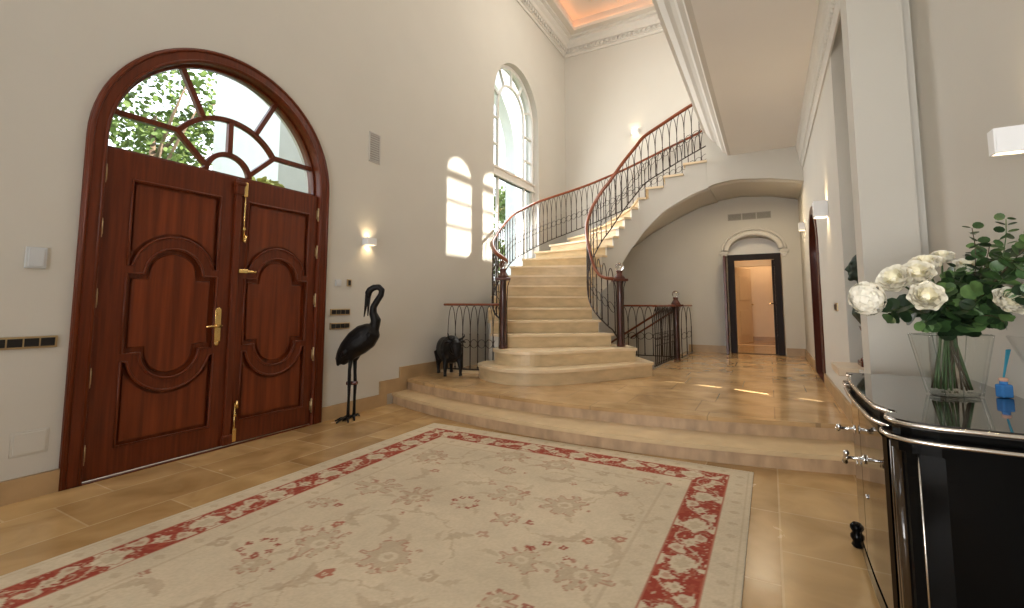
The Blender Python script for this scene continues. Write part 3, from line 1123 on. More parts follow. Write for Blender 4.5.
# two bottom bull-nosed steps
def smooth_poly(pts, n=6):
    P = {i: p for i, p in enumerate(pts)}
    out = []
    for i in range(len(pts) - 1):
        for j in range(n):
            out.append(tuple(crom(P, i + j / n)))
    out.append(tuple(pts[-1]))
    return out


front1 = smooth_poly([(-3.42, 5.42), (-3.36, 5.16), (-3.18, 4.99), (-2.96, 4.88), (-2.72, 4.83), (-2.45, 4.90), (-2.15, 5.14), (-1.86, 5.56), (-1.37, 6.37)])
front2 = smooth_poly([(-3.30, 5.56), (-3.25, 5.36), (-3.08, 5.20), (-2.84, 5.12), (-2.50, 5.24), (-2.16, 5.62), (-1.86, 6.02), (-1.58, 6.35)])


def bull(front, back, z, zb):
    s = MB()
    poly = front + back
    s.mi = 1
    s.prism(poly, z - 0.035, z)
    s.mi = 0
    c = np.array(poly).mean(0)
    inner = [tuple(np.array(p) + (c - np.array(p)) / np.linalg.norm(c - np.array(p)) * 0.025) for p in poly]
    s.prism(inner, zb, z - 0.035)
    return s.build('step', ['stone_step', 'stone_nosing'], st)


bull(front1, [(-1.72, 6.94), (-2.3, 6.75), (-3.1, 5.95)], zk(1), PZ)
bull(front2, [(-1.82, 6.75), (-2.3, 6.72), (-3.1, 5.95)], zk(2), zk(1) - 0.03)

# strings (the white walls carrying the flight)
NS = 8
mb = MB()
ks = [2.6 + i / NS for i in range(int((23 - 2.6) * NS) + 1)]


def DLY(k):
    return 0.2 if k < 17.5 else 0.09


def nose(k):      # top of string follows steps just beneath the treads
    return zk(math.floor(k - DLY(k) + 1e-6)) - 0.036


def string_wall(P, Q, k0, k1, low, th, name, inset):
    mb = MB()
    kk = []
    k = k0
    while k < k1 - 1e-6:
        kk.append(k)
        nk = k + 1 / NS
        dl = DLY(nk)
        if math.floor(nk - dl) > math.floor(k - dl):
            kk.append(math.floor(nk - dl) + dl - 1e-4)
            kk.append(math.floor(nk - dl) + dl + 1e-4)
        k = nk
    kk.append(k1)
    rows = []
    for k in kk:
        p = crom(P, k)
        q = crom(Q, k)
        dv = (q - p) / np.linalg.norm(q - p)
        p0 = p + dv * inset
        p1 = p + dv * (inset + th)
        zt = nose(k)
        zl = min(low(k), zt - 0.05)
        rows.append([mb.bm.verts.new((p0[0], p0[1], zl)), mb.bm.verts.new((p0[0], p0[1], zt)), mb.bm.verts.new((p1[0], p1[1], zt)), mb.bm.verts.new((p1[0], p1[1], zl))])
    for a, b in zip(rows, rows[1:]):
        for j in range(4):
            mb._q([a[j], b[j], b[(j + 1) % 4], a[(j + 1) % 4]])
    mb._q(rows[0]); mb._q(rows[-1][::-1])
    return mb.build(name, 'plaster', st)


string_wall(I, O, 3.05, 19.97, lambda k: inner_low(k), 0.10, 'inner_string', 0.0)
string_wall(O, I, 3.05, 23, lambda k: PZ + 0.001 if k < 13.5 else zk(k) - 0.12, 0.08, 'outer_string', 0.0)

# curved soffit under the flight and the landing vault with its face
back_prof = [(-2.6, 2.35), (-2.17, 2.69), (-1.7, 2.945), (-1.35, 3.11), (-1.16, 3.19), (-0.8, 3.27), (-0.42, 3.31), (0.1, 3.26), (0.62, 3.13)]


def bprof(x):
    return float(np.interp(x, [p[0] for p in back_prof], [p[1] for p in back_prof]))


mb = MB()
rows = []
for k in [9.8 + 0.23 * i for i in range(44)] + [19.96, 20.03]:
    p, q = crom(I, k), crom(O, k)
    zl = inner_low(k)
    zq = zl
    if k > 14:
        t_ = min(1, (k - 14) / 3.0)
        zq = zl * (1 - t_) + bprof(q[0]) * t_
    n = 6
    rows.append([mb.bm.verts.new((p[0] + (q[0] - p[0]) * j / n, p[1] + (q[1] - p[1]) * j / n + (0.10 * j / n if k > 16 else 0), zl + (zq - zl) * j / n)) for j in range(n + 1)])
for a, b in zip(rows, rows[1:]):
    for j in range(len(a) - 1):
        f = mb._q([a[j], a[j + 1], b[j + 1], b[j]])
        f.smooth = True
o = mb.build('soffit', 'plaster', st)
sol = o.modifiers.new('thick', 'SOLIDIFY')
sol.thickness = 0.02
sol.offset = -1

front_prof = [(-0.84, 3.20), (-0.7, 3.240), (-0.5, 3.268), (-0.34, 3.272), (0.1, 3.225), (0.4, 3.165), (0.62, 3.11)]
mb = MB()      # face and vault of the landing
fx = [-0.84 + (1.46) * i / 20 for i in range(21)]
fz = [float(np.interp(x, [p[0] for p in front_prof], [p[1] for p in front_prof])) for x in fx]
mb.plate([(x, z) for x, z in zip(fx, fz)] + [(0.62, ZU), (-0.84, ZU)], [], 0.10, mat_back(YF + 0.05))
rows = []
for x, z in zip(fx, fz):
    rows.append([mb.bm.verts.new((x, YF + 0.02 + (YB - YF - 0.02) * j / 6, z + (bprof(x) - z) * j / 6)) for j in range(7)] + [mb.bm.verts.new((x, YB, ZU - 0.12)), mb.bm.verts.new((x, YF + 0.02, ZU - 0.12))])
for a, b in zip(rows, rows[1:]):
    m_ = len(a)
    for j in range(m_):
        f = mb._q([a[j], b[j], b[(j + 1) % m_], a[(j + 1) % m_]])
        if f and j < 6:
            f.smooth = True
struct('wall_landing', mb, 'plaster')


# ------------------------------------------------------------------ balustrades
def balustrade(name, label, path, h, spacing, post_ends=(0.06, 0.06), low_rail=0.10, foot=None, rail_r=(0.032, 0.024), rail_pts=None, rails='rail_wood', zring=0.42, group=None, skip_low=False):
    """path: dense list of (x, y, z) at nosing level. One child per baluster."""
    pts = [Vector(p) for p in path]
    cum = [0]
    for a, b in zip(pts, pts[1:]):
        cum.append(cum[-1] + math.hypot(b.x - a.x, b.y - a.y))
    L = cum[-1]

    def at(s):
        s = min(max(s, 0), L)
        for i in range(len(pts) - 1):
            if cum[i + 1] >= s - 1e-9:
                t = (s - cum[i]) / max(1e-9, cum[i + 1] - cum[i])
                return pts[i].lerp(pts[i + 1], t)
        return pts[-1]
    base = pts[0]
    t = thing(name, label, 'balustrade', (base.x, base.y, base.z), group=group)
    mb = MB()
    up = Vector((0, 0, h))
    rp = rail_pts if rail_pts else [p + up for p in pts]
    mb.tube(rp, [rail_r] * len(rp), 10)
    mb.build('handrail', rails, t)
    if not skip_low:
        mb = MB()
        mb.tube([p + Vector((0, 0, low_rail)) for p in pts], [(0.013, 0.010)] * len(pts), 6)
        mb.build('bottom_rail', 'iron', t)
    n = max(2, int(round((L - sum(post_ends)) / spacing)))
    sp = (L - sum(post_ends)) / n
    for i in range(n + 1):
        s = post_ends[0] + sp * i
        p = at(s)
        b = MB()
        zb = low_rail if foot is None else foot(s / L)
        zs = h * 0.56
        b.tube([p + Vector((0, 0, zb)), p + Vector((0, 0, zs))], 0.0088, 5)
        b.ball(p + Vector((0, 0, zb + 0.03)), 0.013, 6)
        b.ball(p + Vector((0, 0, zs)), 0.011, 6)
        for sg in (-1, 1):
            if (i == 0 and sg < 0) or (i == n and sg > 0):
                continue
            pp = []
            for j in range(7):
                u = j / 6
                ang = u * PI / 2
                q = at(s + sg * sp * 0.5 * (1 - math.cos(ang)))
                q = q + Vector((0, 0, zs + (h - 0.02 - zs) * math.sin(ang)))
                pp.append(q)
            b.tube(pp, 0.0062, 4)
        if i < n:      # ring between this rod and the next
            m_ = at(s + sp / 2)
            q0, q1 = at(s), at(s + sp)
            dx = Vector((q1.x - q0.x, q1.y - q0.y, (q1.z - q0.z))) / 2
            rv = 0.058
            b.tube([m_ + Vector((0, 0, h * zring)) + dx * (math.cos(2 * PI * j / 12) * 0.9) + Vector((0, 0, rv * math.sin(2 * PI * j / 12))) for j in range(13)], 0.0048, 4, cap=False)
        b.build('baluster', 'iron', t)
    return t


RH = 0.97


def zline(k):
    return PZ + r_ * k


def stair_path(P, Q, k0, k1, inset=0.05, n=6):
    out = []
    k = k0
    while k < k1 + 1e-6:
        p, q = crom(P, k), crom(Q, k)
        dv = (q - p) / np.linalg.norm(q - p)
        p = p + dv * inset
        out.append((p[0], p[1], zline(k)))
        k += 1 / n
    return out


pi_ = stair_path(I, O, 2.75, 22.0)
po_ = stair_path(O, I, 3.2, 22.0)
# newel centres
NR = (-1.835, 6.469, zk(2))
NL = (-3.126, 5.418, zk(2))
N3 = (-1.405, 8.36, PZ)
# inner: the rail eases down into the newel cap
pi_full = [(NR[0] - 0.03, NR[1] + 0.0, zk(2) + 0.0)] + [p for p in pi_ if p[0] < NR[0] - 0.08 or p[1] > 6.6]
rp = []
for p in pi_full:
    kq = (p[2] - PZ) / r_
    rp.append(Vector((p[0], p[1], float(np.interp(kq, [2.0, 3.0, 3.5, 4.0, 4.6, 5.2], [zk(2) + 0.93, zk(2) + 0.95, zk(2) + 0.99, zk(3) + 0.93, zk(4.3) + 0.95, zk(5.2) + RH])) if kq < 5.2 else p[2] + RH)))
rp[0] = Vector((NR[0] - 0.04, NR[1], zk(2) + 0.93))
balustrade('balustrade', 'iron balustrade with red wooden handrail on the inner right side of the curved staircase', pi_full, RH, 0.125, rail_pts=rp)
po_full = [(NL[0] - 0.04, NL[1] + 0.02, zk(2) + 0.05)] + po_
rp = [Vector((p[0], p[1], p[2] + RH - float(np.interp((p[2] - PZ) / r_, [4.5, 6.0, 9.0, 11.0], [0, 0.06, 0.06, 0])))) for p in po_full]
rp[0] = Vector((NL[0] - 0.03, NL[1] + 0.02, zk(2) + 0.95))
balustrade('balustrade', 'iron balustrade with red wooden handrail along the outer wall side of the curved staircase', po_full, RH, 0.125, rail_pts=rp)


def line(a, b, n=12):
    return [tuple(np.array(a) + (np.array(b) - np.array(a)) * i / n) for i in range(n + 1)]


balustrade('balustrade', 'short level iron balustrade behind the bull between the left wall and left newel', line((XL + 0.03, 5.36, PZ), (-3.20, 5.60, PZ)), 0.94, 0.112, low_rail=0.045, rail_r=(0.030, 0.018))
mb = MB()
mb.prism([(XL + 0.026, 5.30), (-3.28, 5.51), (-3.30, 5.62), (XL + 0.026, 5.43)], PZ, PZ + 0.035)
o = mb.build('kerb', 'stone_tread')
tag(o, 'low stone kerb under the short level balustrade behind the bull', 'kerb')
balustrade('balustrade', 'iron balustrade guarding the cellar stairwell, running back from the right newel to the far newel', line((-1.49, 6.99, PZ), (-1.41, 8.32, PZ)), 0.92, 0.105, low_rail=0.05, rail_r=(0.028, 0.018))
balustrade('balustrade', 'level iron balustrade across the back of the cellar stairwell below the stair string', line((-2.45, 8.40, PZ), (-1.46, 8.40, PZ)), 0.92, 0.135, low_rail=0.05, rail_r=(0.028, 0.018))
t = balustrade('balustrade', 'short iron balustrade end with hooked rail beside the far newel under the stairs', line((-1.36, 8.50, PZ), (-1.33, 9.60, PZ), 8), 0.92, 0.55, low_rail=0.03, rail_r=(0.026, 0.016))
# sloping rails of the cellar flight
for nm, yy, lab in (('sloping_handrail', 8.52, 'red wooden handrail sloping down beside the cellar steps, nearer one'), ('sloping_handrail', 9.93, 'red wooden handrail sloping down the wall beside the cellar steps, farther one')):
    t = thing(nm, lab, 'handrail', (-2.0, yy, 0.4), group=None)
    mb = MB()
    mb.tube([(-1.66, yy, 1.10), (-1.78, yy, 1.03), (-2.6, yy, 0.50)], [(0.026, 0.02)] * 3, 8)
    mb.build('handrail', 'rail_wood', t)
    mb = MB()
    for x in (-1.80, -2.45):
        zz = 1.03 - (-1.78 - x) * 0.646
        mb.tube([(x, yy, zz), (x, yy, zz - 0.9)], 0.008, 6)
    mb.build('bracket', 'iron', t)

# newel posts
def newel(loc, label, hgt=1.0):
    t = thing('newel_post', label, 'newel post', loc)
    x, y, z = loc
    mb = MB()
    # cluster of iron rods around a dark core
    mb.lathe([(0.062, 0), (0.062, 0.03), (0.046, 0.05), (0.044, hgt - 0.10), (0.05, hgt - 0.08)], (x, y, z), 8)
    mb.build('post', 'newel_wood', t)
    for s in range(4):
        a = PI / 4 + s * PI / 2
        dx, dy = math.cos(a), math.sin(a)
        r = MB()
        r.tube([(x + dx * 0.055, y + dy * 0.055, z + 0.03), (x + dx * 0.052, y + dy * 0.052, z + hgt * 0.6), (x + dx * 0.062, y + dy * 0.062, z + hgt * 0.82), (x + dx * 0.09, y + dy * 0.09, z + hgt - 0.09)], 0.007, 6)
        r.build('iron_rod', 'iron', t)
    mb = MB()
    mb.box((x, y, z + hgt - 0.075), (0.20, 0.20, 0.035), (0, 0, YAW), bev=0.008)
    mb.lathe([(0.085, hgt - 0.06), (0.07, hgt - 0.03), (0.045, hgt + 0.01), (0.035, hgt + 0.035), (0.05, hgt + 0.05), (0.04, hgt + 0.065)], (x, y, z), 16)
    mb.build('cap', 'cap_wood', t)
    mb = MB()
    mb.ball((x, y, z + hgt + 0.115), 0.06, 20)
    mb.build('crystal_ball', 'crystal', t)
    return t


newel(NL, 'dark newel post with crystal ball at the left foot of the curved staircase')
newel(NR, 'dark newel post with crystal ball at the right foot of the curved staircase')
newel(N3, 'dark newel post with crystal ball standing on the platform at the far stairwell corner')

# ------------------------------------------------------------------ wall fittings
def spot(loc, rot, energy, size, col=(1, 0.74, 0.42), blend=0.6, rad=0.02):
    l = bpy.data.lights.new('spot_light', 'SPOT')
    l.energy = energy
    l.color = col
    l.spot_size = R(size)
    l.spot_blend = blend
    l.shadow_soft_size = rad
    o = bpy.data.objects.new('spot_light', l)
    o.location = loc
    o.rotation_euler = rot
    COL.objects.link(o)
    return o


def sconce(loc, nrm, wid, hgt, dep, label, e=3.0):
    """box wall light open above and below; loc is the middle on the wall, nrm the wall normal"""
    rz = math.atan2(nrm[1], nrm[0])
    t = thing('wall_light', label, 'wall light', loc, rz)
    ORG[0] = None
    mb = MB()
    th = 0.006
    mb.span((dep - th, -wid / 2, -hgt / 2), (dep, wid / 2, hgt / 2), bev=0.002)
    mb.span((0, -wid / 2, -hgt / 2), (dep - th, -wid / 2 + th, hgt / 2))
    mb.span((0, wid / 2 - th, -hgt / 2), (dep - th, wid / 2, hgt / 2))
    mb.span((0, -wid / 2 + th, -hgt / 2), (th, wid / 2 - th, hgt / 2))
    mb.build('lamp_housing', 'lamp_white', t)
    mb = MB()
    mb.span((0.012, -wid / 2 + 0.01, -0.008), (dep - 0.012, wid / 2 - 0.01, 0.008))
    mb.build('bulb', 'lamp_glow', t)
    c = Vector(loc) + Vector(nrm) * dep * 0.5
    spot(c + Vector((0, 0, 0.012)), (PI, 0, 0), e, 120)
    spot(c - Vector((0, 0, 0.012)), (0, 0, 0), e, 120)
    return t


sconce((XL, 3.90, 1.93), (1, 0, 0), 0.135, 0.085, 0.09, 'white box wall light glowing up and down above the crane statue', 4)
sconce((XR2, 2.15, 1.752), (-1, 0, 0), 0.05, 0.085, 0.132, 'large white box wall light at the right edge above the flowers', 3)
sconce((XR, 5.55, 2.155), (-1, 0, 0), 0.12, 0.16, 0.12, 'white box wall light on the right passage wall beside the arched door', 9)
sconce((XR, 8.75, 2.45), (-1, 0, 0), 0.14, 0.12, 0.085, 'small white box wall light past the arched door near the back corner', 3)
sconce((-2.43, YB, 5.0), (0, -1, 0), 0.16, 0.10, 0.09, 'white box wall light high on the back wall above the curved handrail', 3)


def wall_plate(name, label, cat, y0, y1, z0, z1, x, sgn, n, frame, key, kname='key', depth=0.012):
    t = thing(name, label, cat, (x, (y0 + y1) / 2, (z0 + z1) / 2))
    mb = MB()
    mb.span((x, y0, z0), (x + sgn * depth, y1, z1), bev=0.003)
    mb.build('frame', frame, t)
    if n:
        w = (y1 - y0 - 0.02) / n
        for i in range(n):
            k = MB()
            a = y0 + 0.01 + w * i
            k.span((x + sgn * depth * 0.5, a + 0.004, z0 + 0.012), (x + sgn * (depth + 0.005), a + w - 0.004, z1 - 0.012), bev=0.002)
            k.build(kname, key, t)
    return t


wall_plate('switch_plate', 'long row of four black switches in a brass frame left of the front door', 'switch', 0.93, 1.252, 0.925, 1.0, XL, 1, 4, 'brass_dull', 'black_key')
wall_plate('switch_plate', 'brass framed row of four black switches right of the door, upper of two', 'switch', 3.41, 3.675, 1.085, 1.155, XL, 1, 4, 'brass_dull', 'black_key')
wall_plate('switch_plate', 'brass framed row of four black switches right of the door, lower of two', 'switch', 3.41, 3.675, 0.935, 1.005, XL, 1, 4, 'brass_dull', 'black_key')
wall_plate('thermostat', 'small white square thermostat above the switches right of the door', 'thermostat', 3.46, 3.54, 1.40, 1.47, XL, 1, 1, 'plastic_white', 'plastic_white', 'dial')
wall_plate('switch_plate', 'small single black switch beside the white thermostat', 'switch', 3.62, 3.68, 1.40, 1.48, XL, 1, 1, 'brass_dull', 'black_key')
wall_plate('wall_sensor', 'pale rounded square wall panel left of the front door above the switches', 'sensor', 1.065, 1.165, 1.43, 1.565, XL, 1, 1, 'plastic_white', 'plastic_white', 'cover', 0.016)
wall_plate('access_hatch', 'white rectangular access hatch low on the wall left of the front door', 'hatch', 1.075, 1.25, 0.265, 0.415, XL, 1, 1, 'plaster', 'plaster', 'cover', 0.003)
wall_plate('switch_plate', 'brass framed double black switch on the right passage wall under the wall light', 'switch', 5.16, 5.34, 1.14, 1.215, XR, -1, 2, 'brass_dull', 'black_key')


def vent(label, o, u, wid, hgt, nrm, nsl, vertical=False, parts=1, vm='vent_grey', vd='vent_dark'):
    t = thing('air_vent', label, 'vent', o)
    o, u, nrm = Vector(o), Vector(u), Vector(nrm)
    up = Vector((0, 0, 1))

    def obox(mb, a0, a1, b0, b1, d0, d1):
        c = o + u * ((a0 + a1) / 2) + up * ((b0 + b1) / 2) + nrm * ((d0 + d1) / 2)
        s = [abs(u[i]) * (a1 - a0) + abs(up[i]) * (b1 - b0) + abs(nrm[i]) * (d1 - d0) for i in range(3)]
        mb.box(c, s)
    pw = wid / parts
    for p in range(parts):
        x0, x1 = -wid / 2 + p * pw + 0.006, -wid / 2 + (p + 1) * pw - 0.006
        f = MB()
        obox(f, x0, x1, -hgt / 2, -hgt / 2 + 0.012, 0, 0.012)
        obox(f, x0, x1, hgt / 2 - 0.012, hgt / 2, 0, 0.012)
        obox(f, x0, x0 + 0.012, -hgt / 2, hgt / 2, 0, 0.012)
        obox(f, x1 - 0.012, x1, -hgt / 2, hgt / 2, 0, 0.012)
        fr = f.build('frame', vm, t)
        g = MB()
        obox(g, x0 + 0.01, x1 - 0.01, -hgt / 2 + 0.01, hgt / 2 - 0.01, 0.0, 0.002)
        g.build('backing', vd, fr)
        s = MB()
        for i in range(nsl):
            if vertical:
                a = x0 + 0.012 + (x1 - x0 - 0.024) * (i + 0.5) / nsl
                obox(s, a - 0.004, a + 0.004, -hgt / 2 + 0.01, hgt / 2 - 0.01, 0.002, 0.010)
            else:
                b = -hgt / 2 + 0.012 + (hgt - 0.024) * (i + 0.5) / nsl
                obox(s, x0 + 0.01, x1 - 0.01, b - 0.0045, b + 0.0045, 0.002, 0.010)
        s.build('slats', vm, fr)
    return t


vent('white slotted air vent high on the wall right of the front door', (XL, 3.98, 3.08), (0, 1, 0), 0.19, 0.36, (1, 0, 0), 12, False)
vent('wide grey three part air grille on the back wall above the passage doorway', (-0.275, YB, 2.915), (1, 0, 0), 0.76, 0.13, (0, -1, 0), 7, False, 3, 'grille_grey', 'grille_dark')

# ------------------------------------------------------------------ rug
RGX0, RGX1, RGY0, RGY1 = -3.01, -0.153, -0.45, 3.83
st_ = 0.0085
nx = int((RGX1 - RGX0) / st_) + 1
ny = int((RGY1 - RGY0) / st_) + 1
X = np.linspace(RGX0, RGX1, nx)
Y = np.linspace(RGY0, RGY1, ny)
XX, YY = np.meshgrid(X, Y)
rng = np.random.default_rng(5)


def vnoise(x, y, sc, seed):
    g = np.random.default_rng(seed).random((64, 64))
    u, v = x * sc + 100, y * sc + 100
    i, j = np.floor(u).astype(int), np.floor(v).astype(int)
    fu, fv = u - i, v - j
    fu = fu * fu * (3 - 2 * fu)
    fv = fv * fv * (3 - 2 * fv)
    G = lambda a, b: g[a % 64, b % 64]
    return (G(i, j) * (1 - fu) + G(i + 1, j) * fu) * (1 - fv) + (G(i, j + 1) * (1 - fu) + G(i + 1, j + 1) * fu) * fv


cream = np.array([0.57, 0.475, 0.34])
cream2 = np.array([0.51, 0.42, 0.295])
red = np.array([0.29, 0.055, 0.035])
red2 = np.array([0.36, 0.10, 0.06])
tan = np.array([0.40, 0.30, 0.20])
tan2 = np.array([0.43, 0.335, 0.225])
rose = np.array([0.36, 0.16, 0.105])
C_ = np.zeros((ny, nx, 3))
nz = vnoise(XX, YY, 5, 1) * 0.6 + vnoise(XX, YY, 19, 2) * 0.4
C_[:] = cream
C_ = C_ * (0.90 + 0.2 * nz)[..., None]


def paint(mask, col, a=1.0):
    al = np.clip(mask, 0, 1)[..., None] * a
    C_[:] = C_ * (1 - al) + col * al


dist = np.minimum(np.minimum(XX - RGX0, RGX1 - XX), np.minimum(YY - RGY0, RGY1 - YY))
wob = (vnoise(XX, YY, 28, 3) - 0.5)
edgeX = np.minimum(XX - RGX0, RGX1 - XX)
edgeY = np.minimum(YY - RGY0, RGY1 - YY)
# running coordinate along the border
along = np.where(edgeX < edgeY, YY - RGY1, XX - (RGX0 + RGX1) / 2)
B0, B1 = 0.146, 0.355
inb = (dist > B0) & (dist < B1)
# soft tan margin motifs: small repeated buds in the outer and inner guard bands
gb = np.abs(dist - 0.075)
ph = (along * 2 * PI / 0.155)
paint(((np.cos(ph) > 0.62 + gb * 14) & (gb < 0.04)).astype(float), tan, 0.45)
paint((np.abs(dist - 0.025) < 0.007).astype(float), tan2, 0.5)
gb2 = np.abs(dist - 0.435)
paint(((np.cos(ph * 0.9 + 1) > 0.66 + gb2 * 12) & (gb2 < 0.045)).astype(float), tan2, 0.55)
for dd in (B0, B1):
    paint((np.abs(dist - dd) < 0.006).astype(float), red2, 0.85)
paint((np.abs(dist - 0.505) < 0.006).astype(float), tan, 0.35)
# band of red cartouches between cream palmettes
per = 0.42
tt = (dist - (B0 + B1) / 2) / ((B1 - B0) / 2)       # -1..1 across
pa = np.cos(2 * PI * along / per)
red_m = inb & (pa + 0.62 * wob - 0.28 * np.cos(tt * 4.4) + 0.05 > -0.62) & (np.abs(tt) < 0.97)
paint(red_m.astype(float), red)
paint((red_m & (vnoise(XX, YY, 60, 8) > 0.55)).astype(float), red2, 0.6)
# palmette outline in the cream cartouche
rad = np.sqrt((((along / per - 0.5) - np.round(along / per - 0.5)) * per / 0.13) ** 2 + (tt / 0.95) ** 2)
angp = np.arctan2(tt, ((along / per - 0.5) - np.round(along / per - 0.5)) * per / 0.13)
lob = 0.72 + 0.12 * np.cos(angp * 8)
paint((inb & (np.abs(rad - lob) < 0.06)).astype(float), rose, 0.75)
paint((inb & (rad < 0.35 + 0.08 * np.cos(angp * 6))).astype(float), tan2, 0.6)
# cream flower in the middle of each red cartouche
ra = ((along / per) - np.round(along / per)) * per
rr_ = np.sqrt((ra / 0.055) ** 2 + (tt / 0.5) ** 2)
an_ = np.arctan2(tt, ra * 12)
fl = rr_ < 0.66 + 0.16 * np.cos(an_ * 6)
paint((inb & fl).astype(float), cream, 0.92)
paint((inb & (rr_ < 0.25)).astype(float), tan)
# curling cream leaves either side of it and a scrolling vine
for sg in (-1, 1):
    u_ = (ra - sg * 0.075) / 0.05
    v_ = (tt - sg * 0.45 * np.sign(np.cos(2 * PI * along / (2 * per)))) / 0.42
    v_ = v_ - 0.7 * u_ * u_ * sg
    paint((inb & (u_ * u_ + v_ * v_ < 0.75 + 0.9 * wob)).astype(float), cream, 0.9)
    paint((inb & (u_ * u_ + v_ * v_ < 0.16)).astype(float), rose, 0.6)
vine = np.abs(tt - 0.72 * np.sin(2 * PI * along / per + 0.8)) < 0.055
paint((inb & vine).astype(float), cream, 0.75)
paint((inb & red_m & (vnoise(XX, YY, 90, 31) > 0.80)).astype(float), cream2, 0.7)


def local(u, v, ang, s):
    dx, dy = XX - u, YY - v
    c, sn = math.cos(ang), math.sin(ang)
    return (dx * c + dy * sn) / s, (-dx * sn + dy * c) / s


def rosette(u, v, s, ang, col, n=8, a=0.7, ring=True):
    if ring:
        a *= 0.72
    i0, i1 = np.searchsorted(X, [u - 2 * s, u + 2 * s])
    j0, j1 = np.searchsorted(Y, [v - 2 * s, v + 2 * s])
    if i1 <= i0 or j1 <= j0:
        return
    x, y = XX[j0:j1, i0:i1], YY[j0:j1, i0:i1]
    dx, dy = (x - u) / s, (y - v) / s
    rr = np.hypot(dx, dy)
    th = np.arctan2(dy, dx) + ang
    w_ = wob[j0:j1, i0:i1] * 0.75 + (vnoise(x, y, 9, 77) - 0.5) * 0.5
    body = rr + w_ < 0.74 + 0.17 * np.cos(n * th)
    hole = rr < 0.34
    sub = C_[j0:j1, i0:i1]
    m = (body & ~hole).astype(float)[..., None] * a
    sub[:] = sub * (1 - m) + col * m
    if ring:
        m = (np.abs(rr + w_ - (0.82 + 0.17 * np.cos(n * th))) < 0.06).astype(float)[..., None] * min(1, a + 0.2)
        sub[:] = sub * (1 - m) + rose * m
    m = (rr < 0.16).astype(float)[..., None] * a
    sub[:] = sub * (1 - m) + col * m


def leafm(u, v, s, ang, col, a=0.6, k=0.35):
    a *= 0.8
    i0, i1 = np.searchsorted(X, [u - 1.5 * s, u + 1.5 * s])
    j0, j1 = np.searchsorted(Y, [v - 1.5 * s, v + 1.5 * s])
    if i1 <= i0 or j1 <= j0:
        return
    dx, dy = XX[j0:j1, i0:i1] - u, YY[j0:j1, i0:i1] - v
    p = (dx * math.cos(ang) + dy * math.sin(ang)) / s
    q = (-dx * math.sin(ang) + dy * math.cos(ang)) / s
    q = q - 0.35 * p * p
    m = (np.abs(q) < k * (1 - p * p) * (0.8 + 0.5 * wob[j0:j1, i0:i1] + 0.2 * np.cos(p * 14))).astype(float)[..., None] * a
    sub = C_[j0:j1, i0:i1]
    sub[:] = sub * (1 - m) + col * m


FX0, FX1, FY0, FY1 = RGX0 + 0.55, RGX1 - 0.55, RGY0 + 0.55, RGY1 - 0.52
# faint vines
for q in range(9):
    cx_, cy_ = rng.uniform(FX0, FX1), rng.uniform(FY0, FY1)
    rv_ = rng.uniform(0.25, 0.5)
    rr = np.hypot(XX - cx_, (YY - cy_) * rng.uniform(0.8, 1.2)) + 0.05 * wob
    th = np.arctan2(YY - cy_, XX - cx_)
    ok = (np.abs(rr - rv_) < 0.006) & (np.cos(th + q) > -0.4) & (dist > 0.53)
    paint(ok.astype(float), tan2, 0.6)
# motifs on a jittered lattice
mot = []
rows_ = int((RGY1 - RGY0 - 1.05) / 0.30)
cols_ = int((RGX1 - RGX0 - 1.05) / 0.34)
for j in range(rows_ + 1):
    for i in range(cols_ + 1):
        mot.append((RGX0 + 0.58 + (RGX1 - RGX0 - 1.16) * (i + (0.25 if j % 2 else -0.1)) / cols_ + rng.uniform(-.05, .05), RGY0 + 0.58 + (RGY1 - RGY0 - 1.12) * j / rows_ + rng.uniform(-.05, .05), (i * 3 + j * 5) % 7))
for (u, v, ty) in mot:
    if not (RGX0 + 0.54 < u < RGX1 - 0.54 and RGY0 + 0.54 < v < RGY1 - 0.52):
        continue
    a = rng.uniform(0, 6.28)
    if ty in (0, 3):
        rosette(u, v, rng.uniform(0.10, 0.135), a, tan if ty else tan2, int(rng.integers(8, 12)), 0.8)
        for q in range(3):
            leafm(u + 0.17 * math.cos(a + q * 2.1), v + 0.17 * math.sin(a + q * 2.1), 0.06, a + q * 2.1, tan2, 0.7)
    elif ty in (1, 5):
        leafm(u, v, 0.12, a, tan, 0.62, 0.3)
        leafm(u + 0.10 * math.cos(a + .6), v + 0.10 * math.sin(a + .6), 0.08, a + 0.9, tan2, 0.8)
        rosette(u + 0.13 * math.cos(a), v + 0.13 * math.sin(a), 0.038, a, rose if ty == 1 else red2, 5, 0.85, False)
    elif ty == 2:
        rosette(u, v, 0.075, a, tan2, 6, 0.9)
        rosette(u + 0.13, v + 0.02, 0.028, a, red, 4, 0.8, False)
    elif ty == 4:
        leafm(u, v, 0.085, a, tan2, 0.85, 0.45)
        leafm(u - 0.09, v - 0.05, 0.05, a + 1.2, tan, 0.55)
        rosette(u + 0.1, v + 0.07, 0.04, a, rose, 5, 0.6, False)
    else:
        rosette(u, v, 0.055, a, tan, 5, 0.7, False)
        leafm(u + 0.11, v, 0.06, a, tan2, 0.7)
# the small wreaths picked out in red
for (u, v, s, n) in ((-1.66, 2.42, 0.075, 8), (-0.98, 2.14, 0.09, 6), (-2.25, 1.5, 0.08, 8), (-1.3, 1.35, 0.07, 7), (-0.95, 1.2, 0.07, 8)):
    for q in range(n):
        if n == 6 and q > 3:
            continue
        a = 2 * PI * q / n
        rosette(u + s * math.cos(a), v + s * math.sin(a), 0.024, a, red, 4, 0.9, False)
    paint(np.exp(-((XX - u) ** 2 + (YY - v) ** 2) / (2 * 0.03 ** 2)), cream2, 0.4)
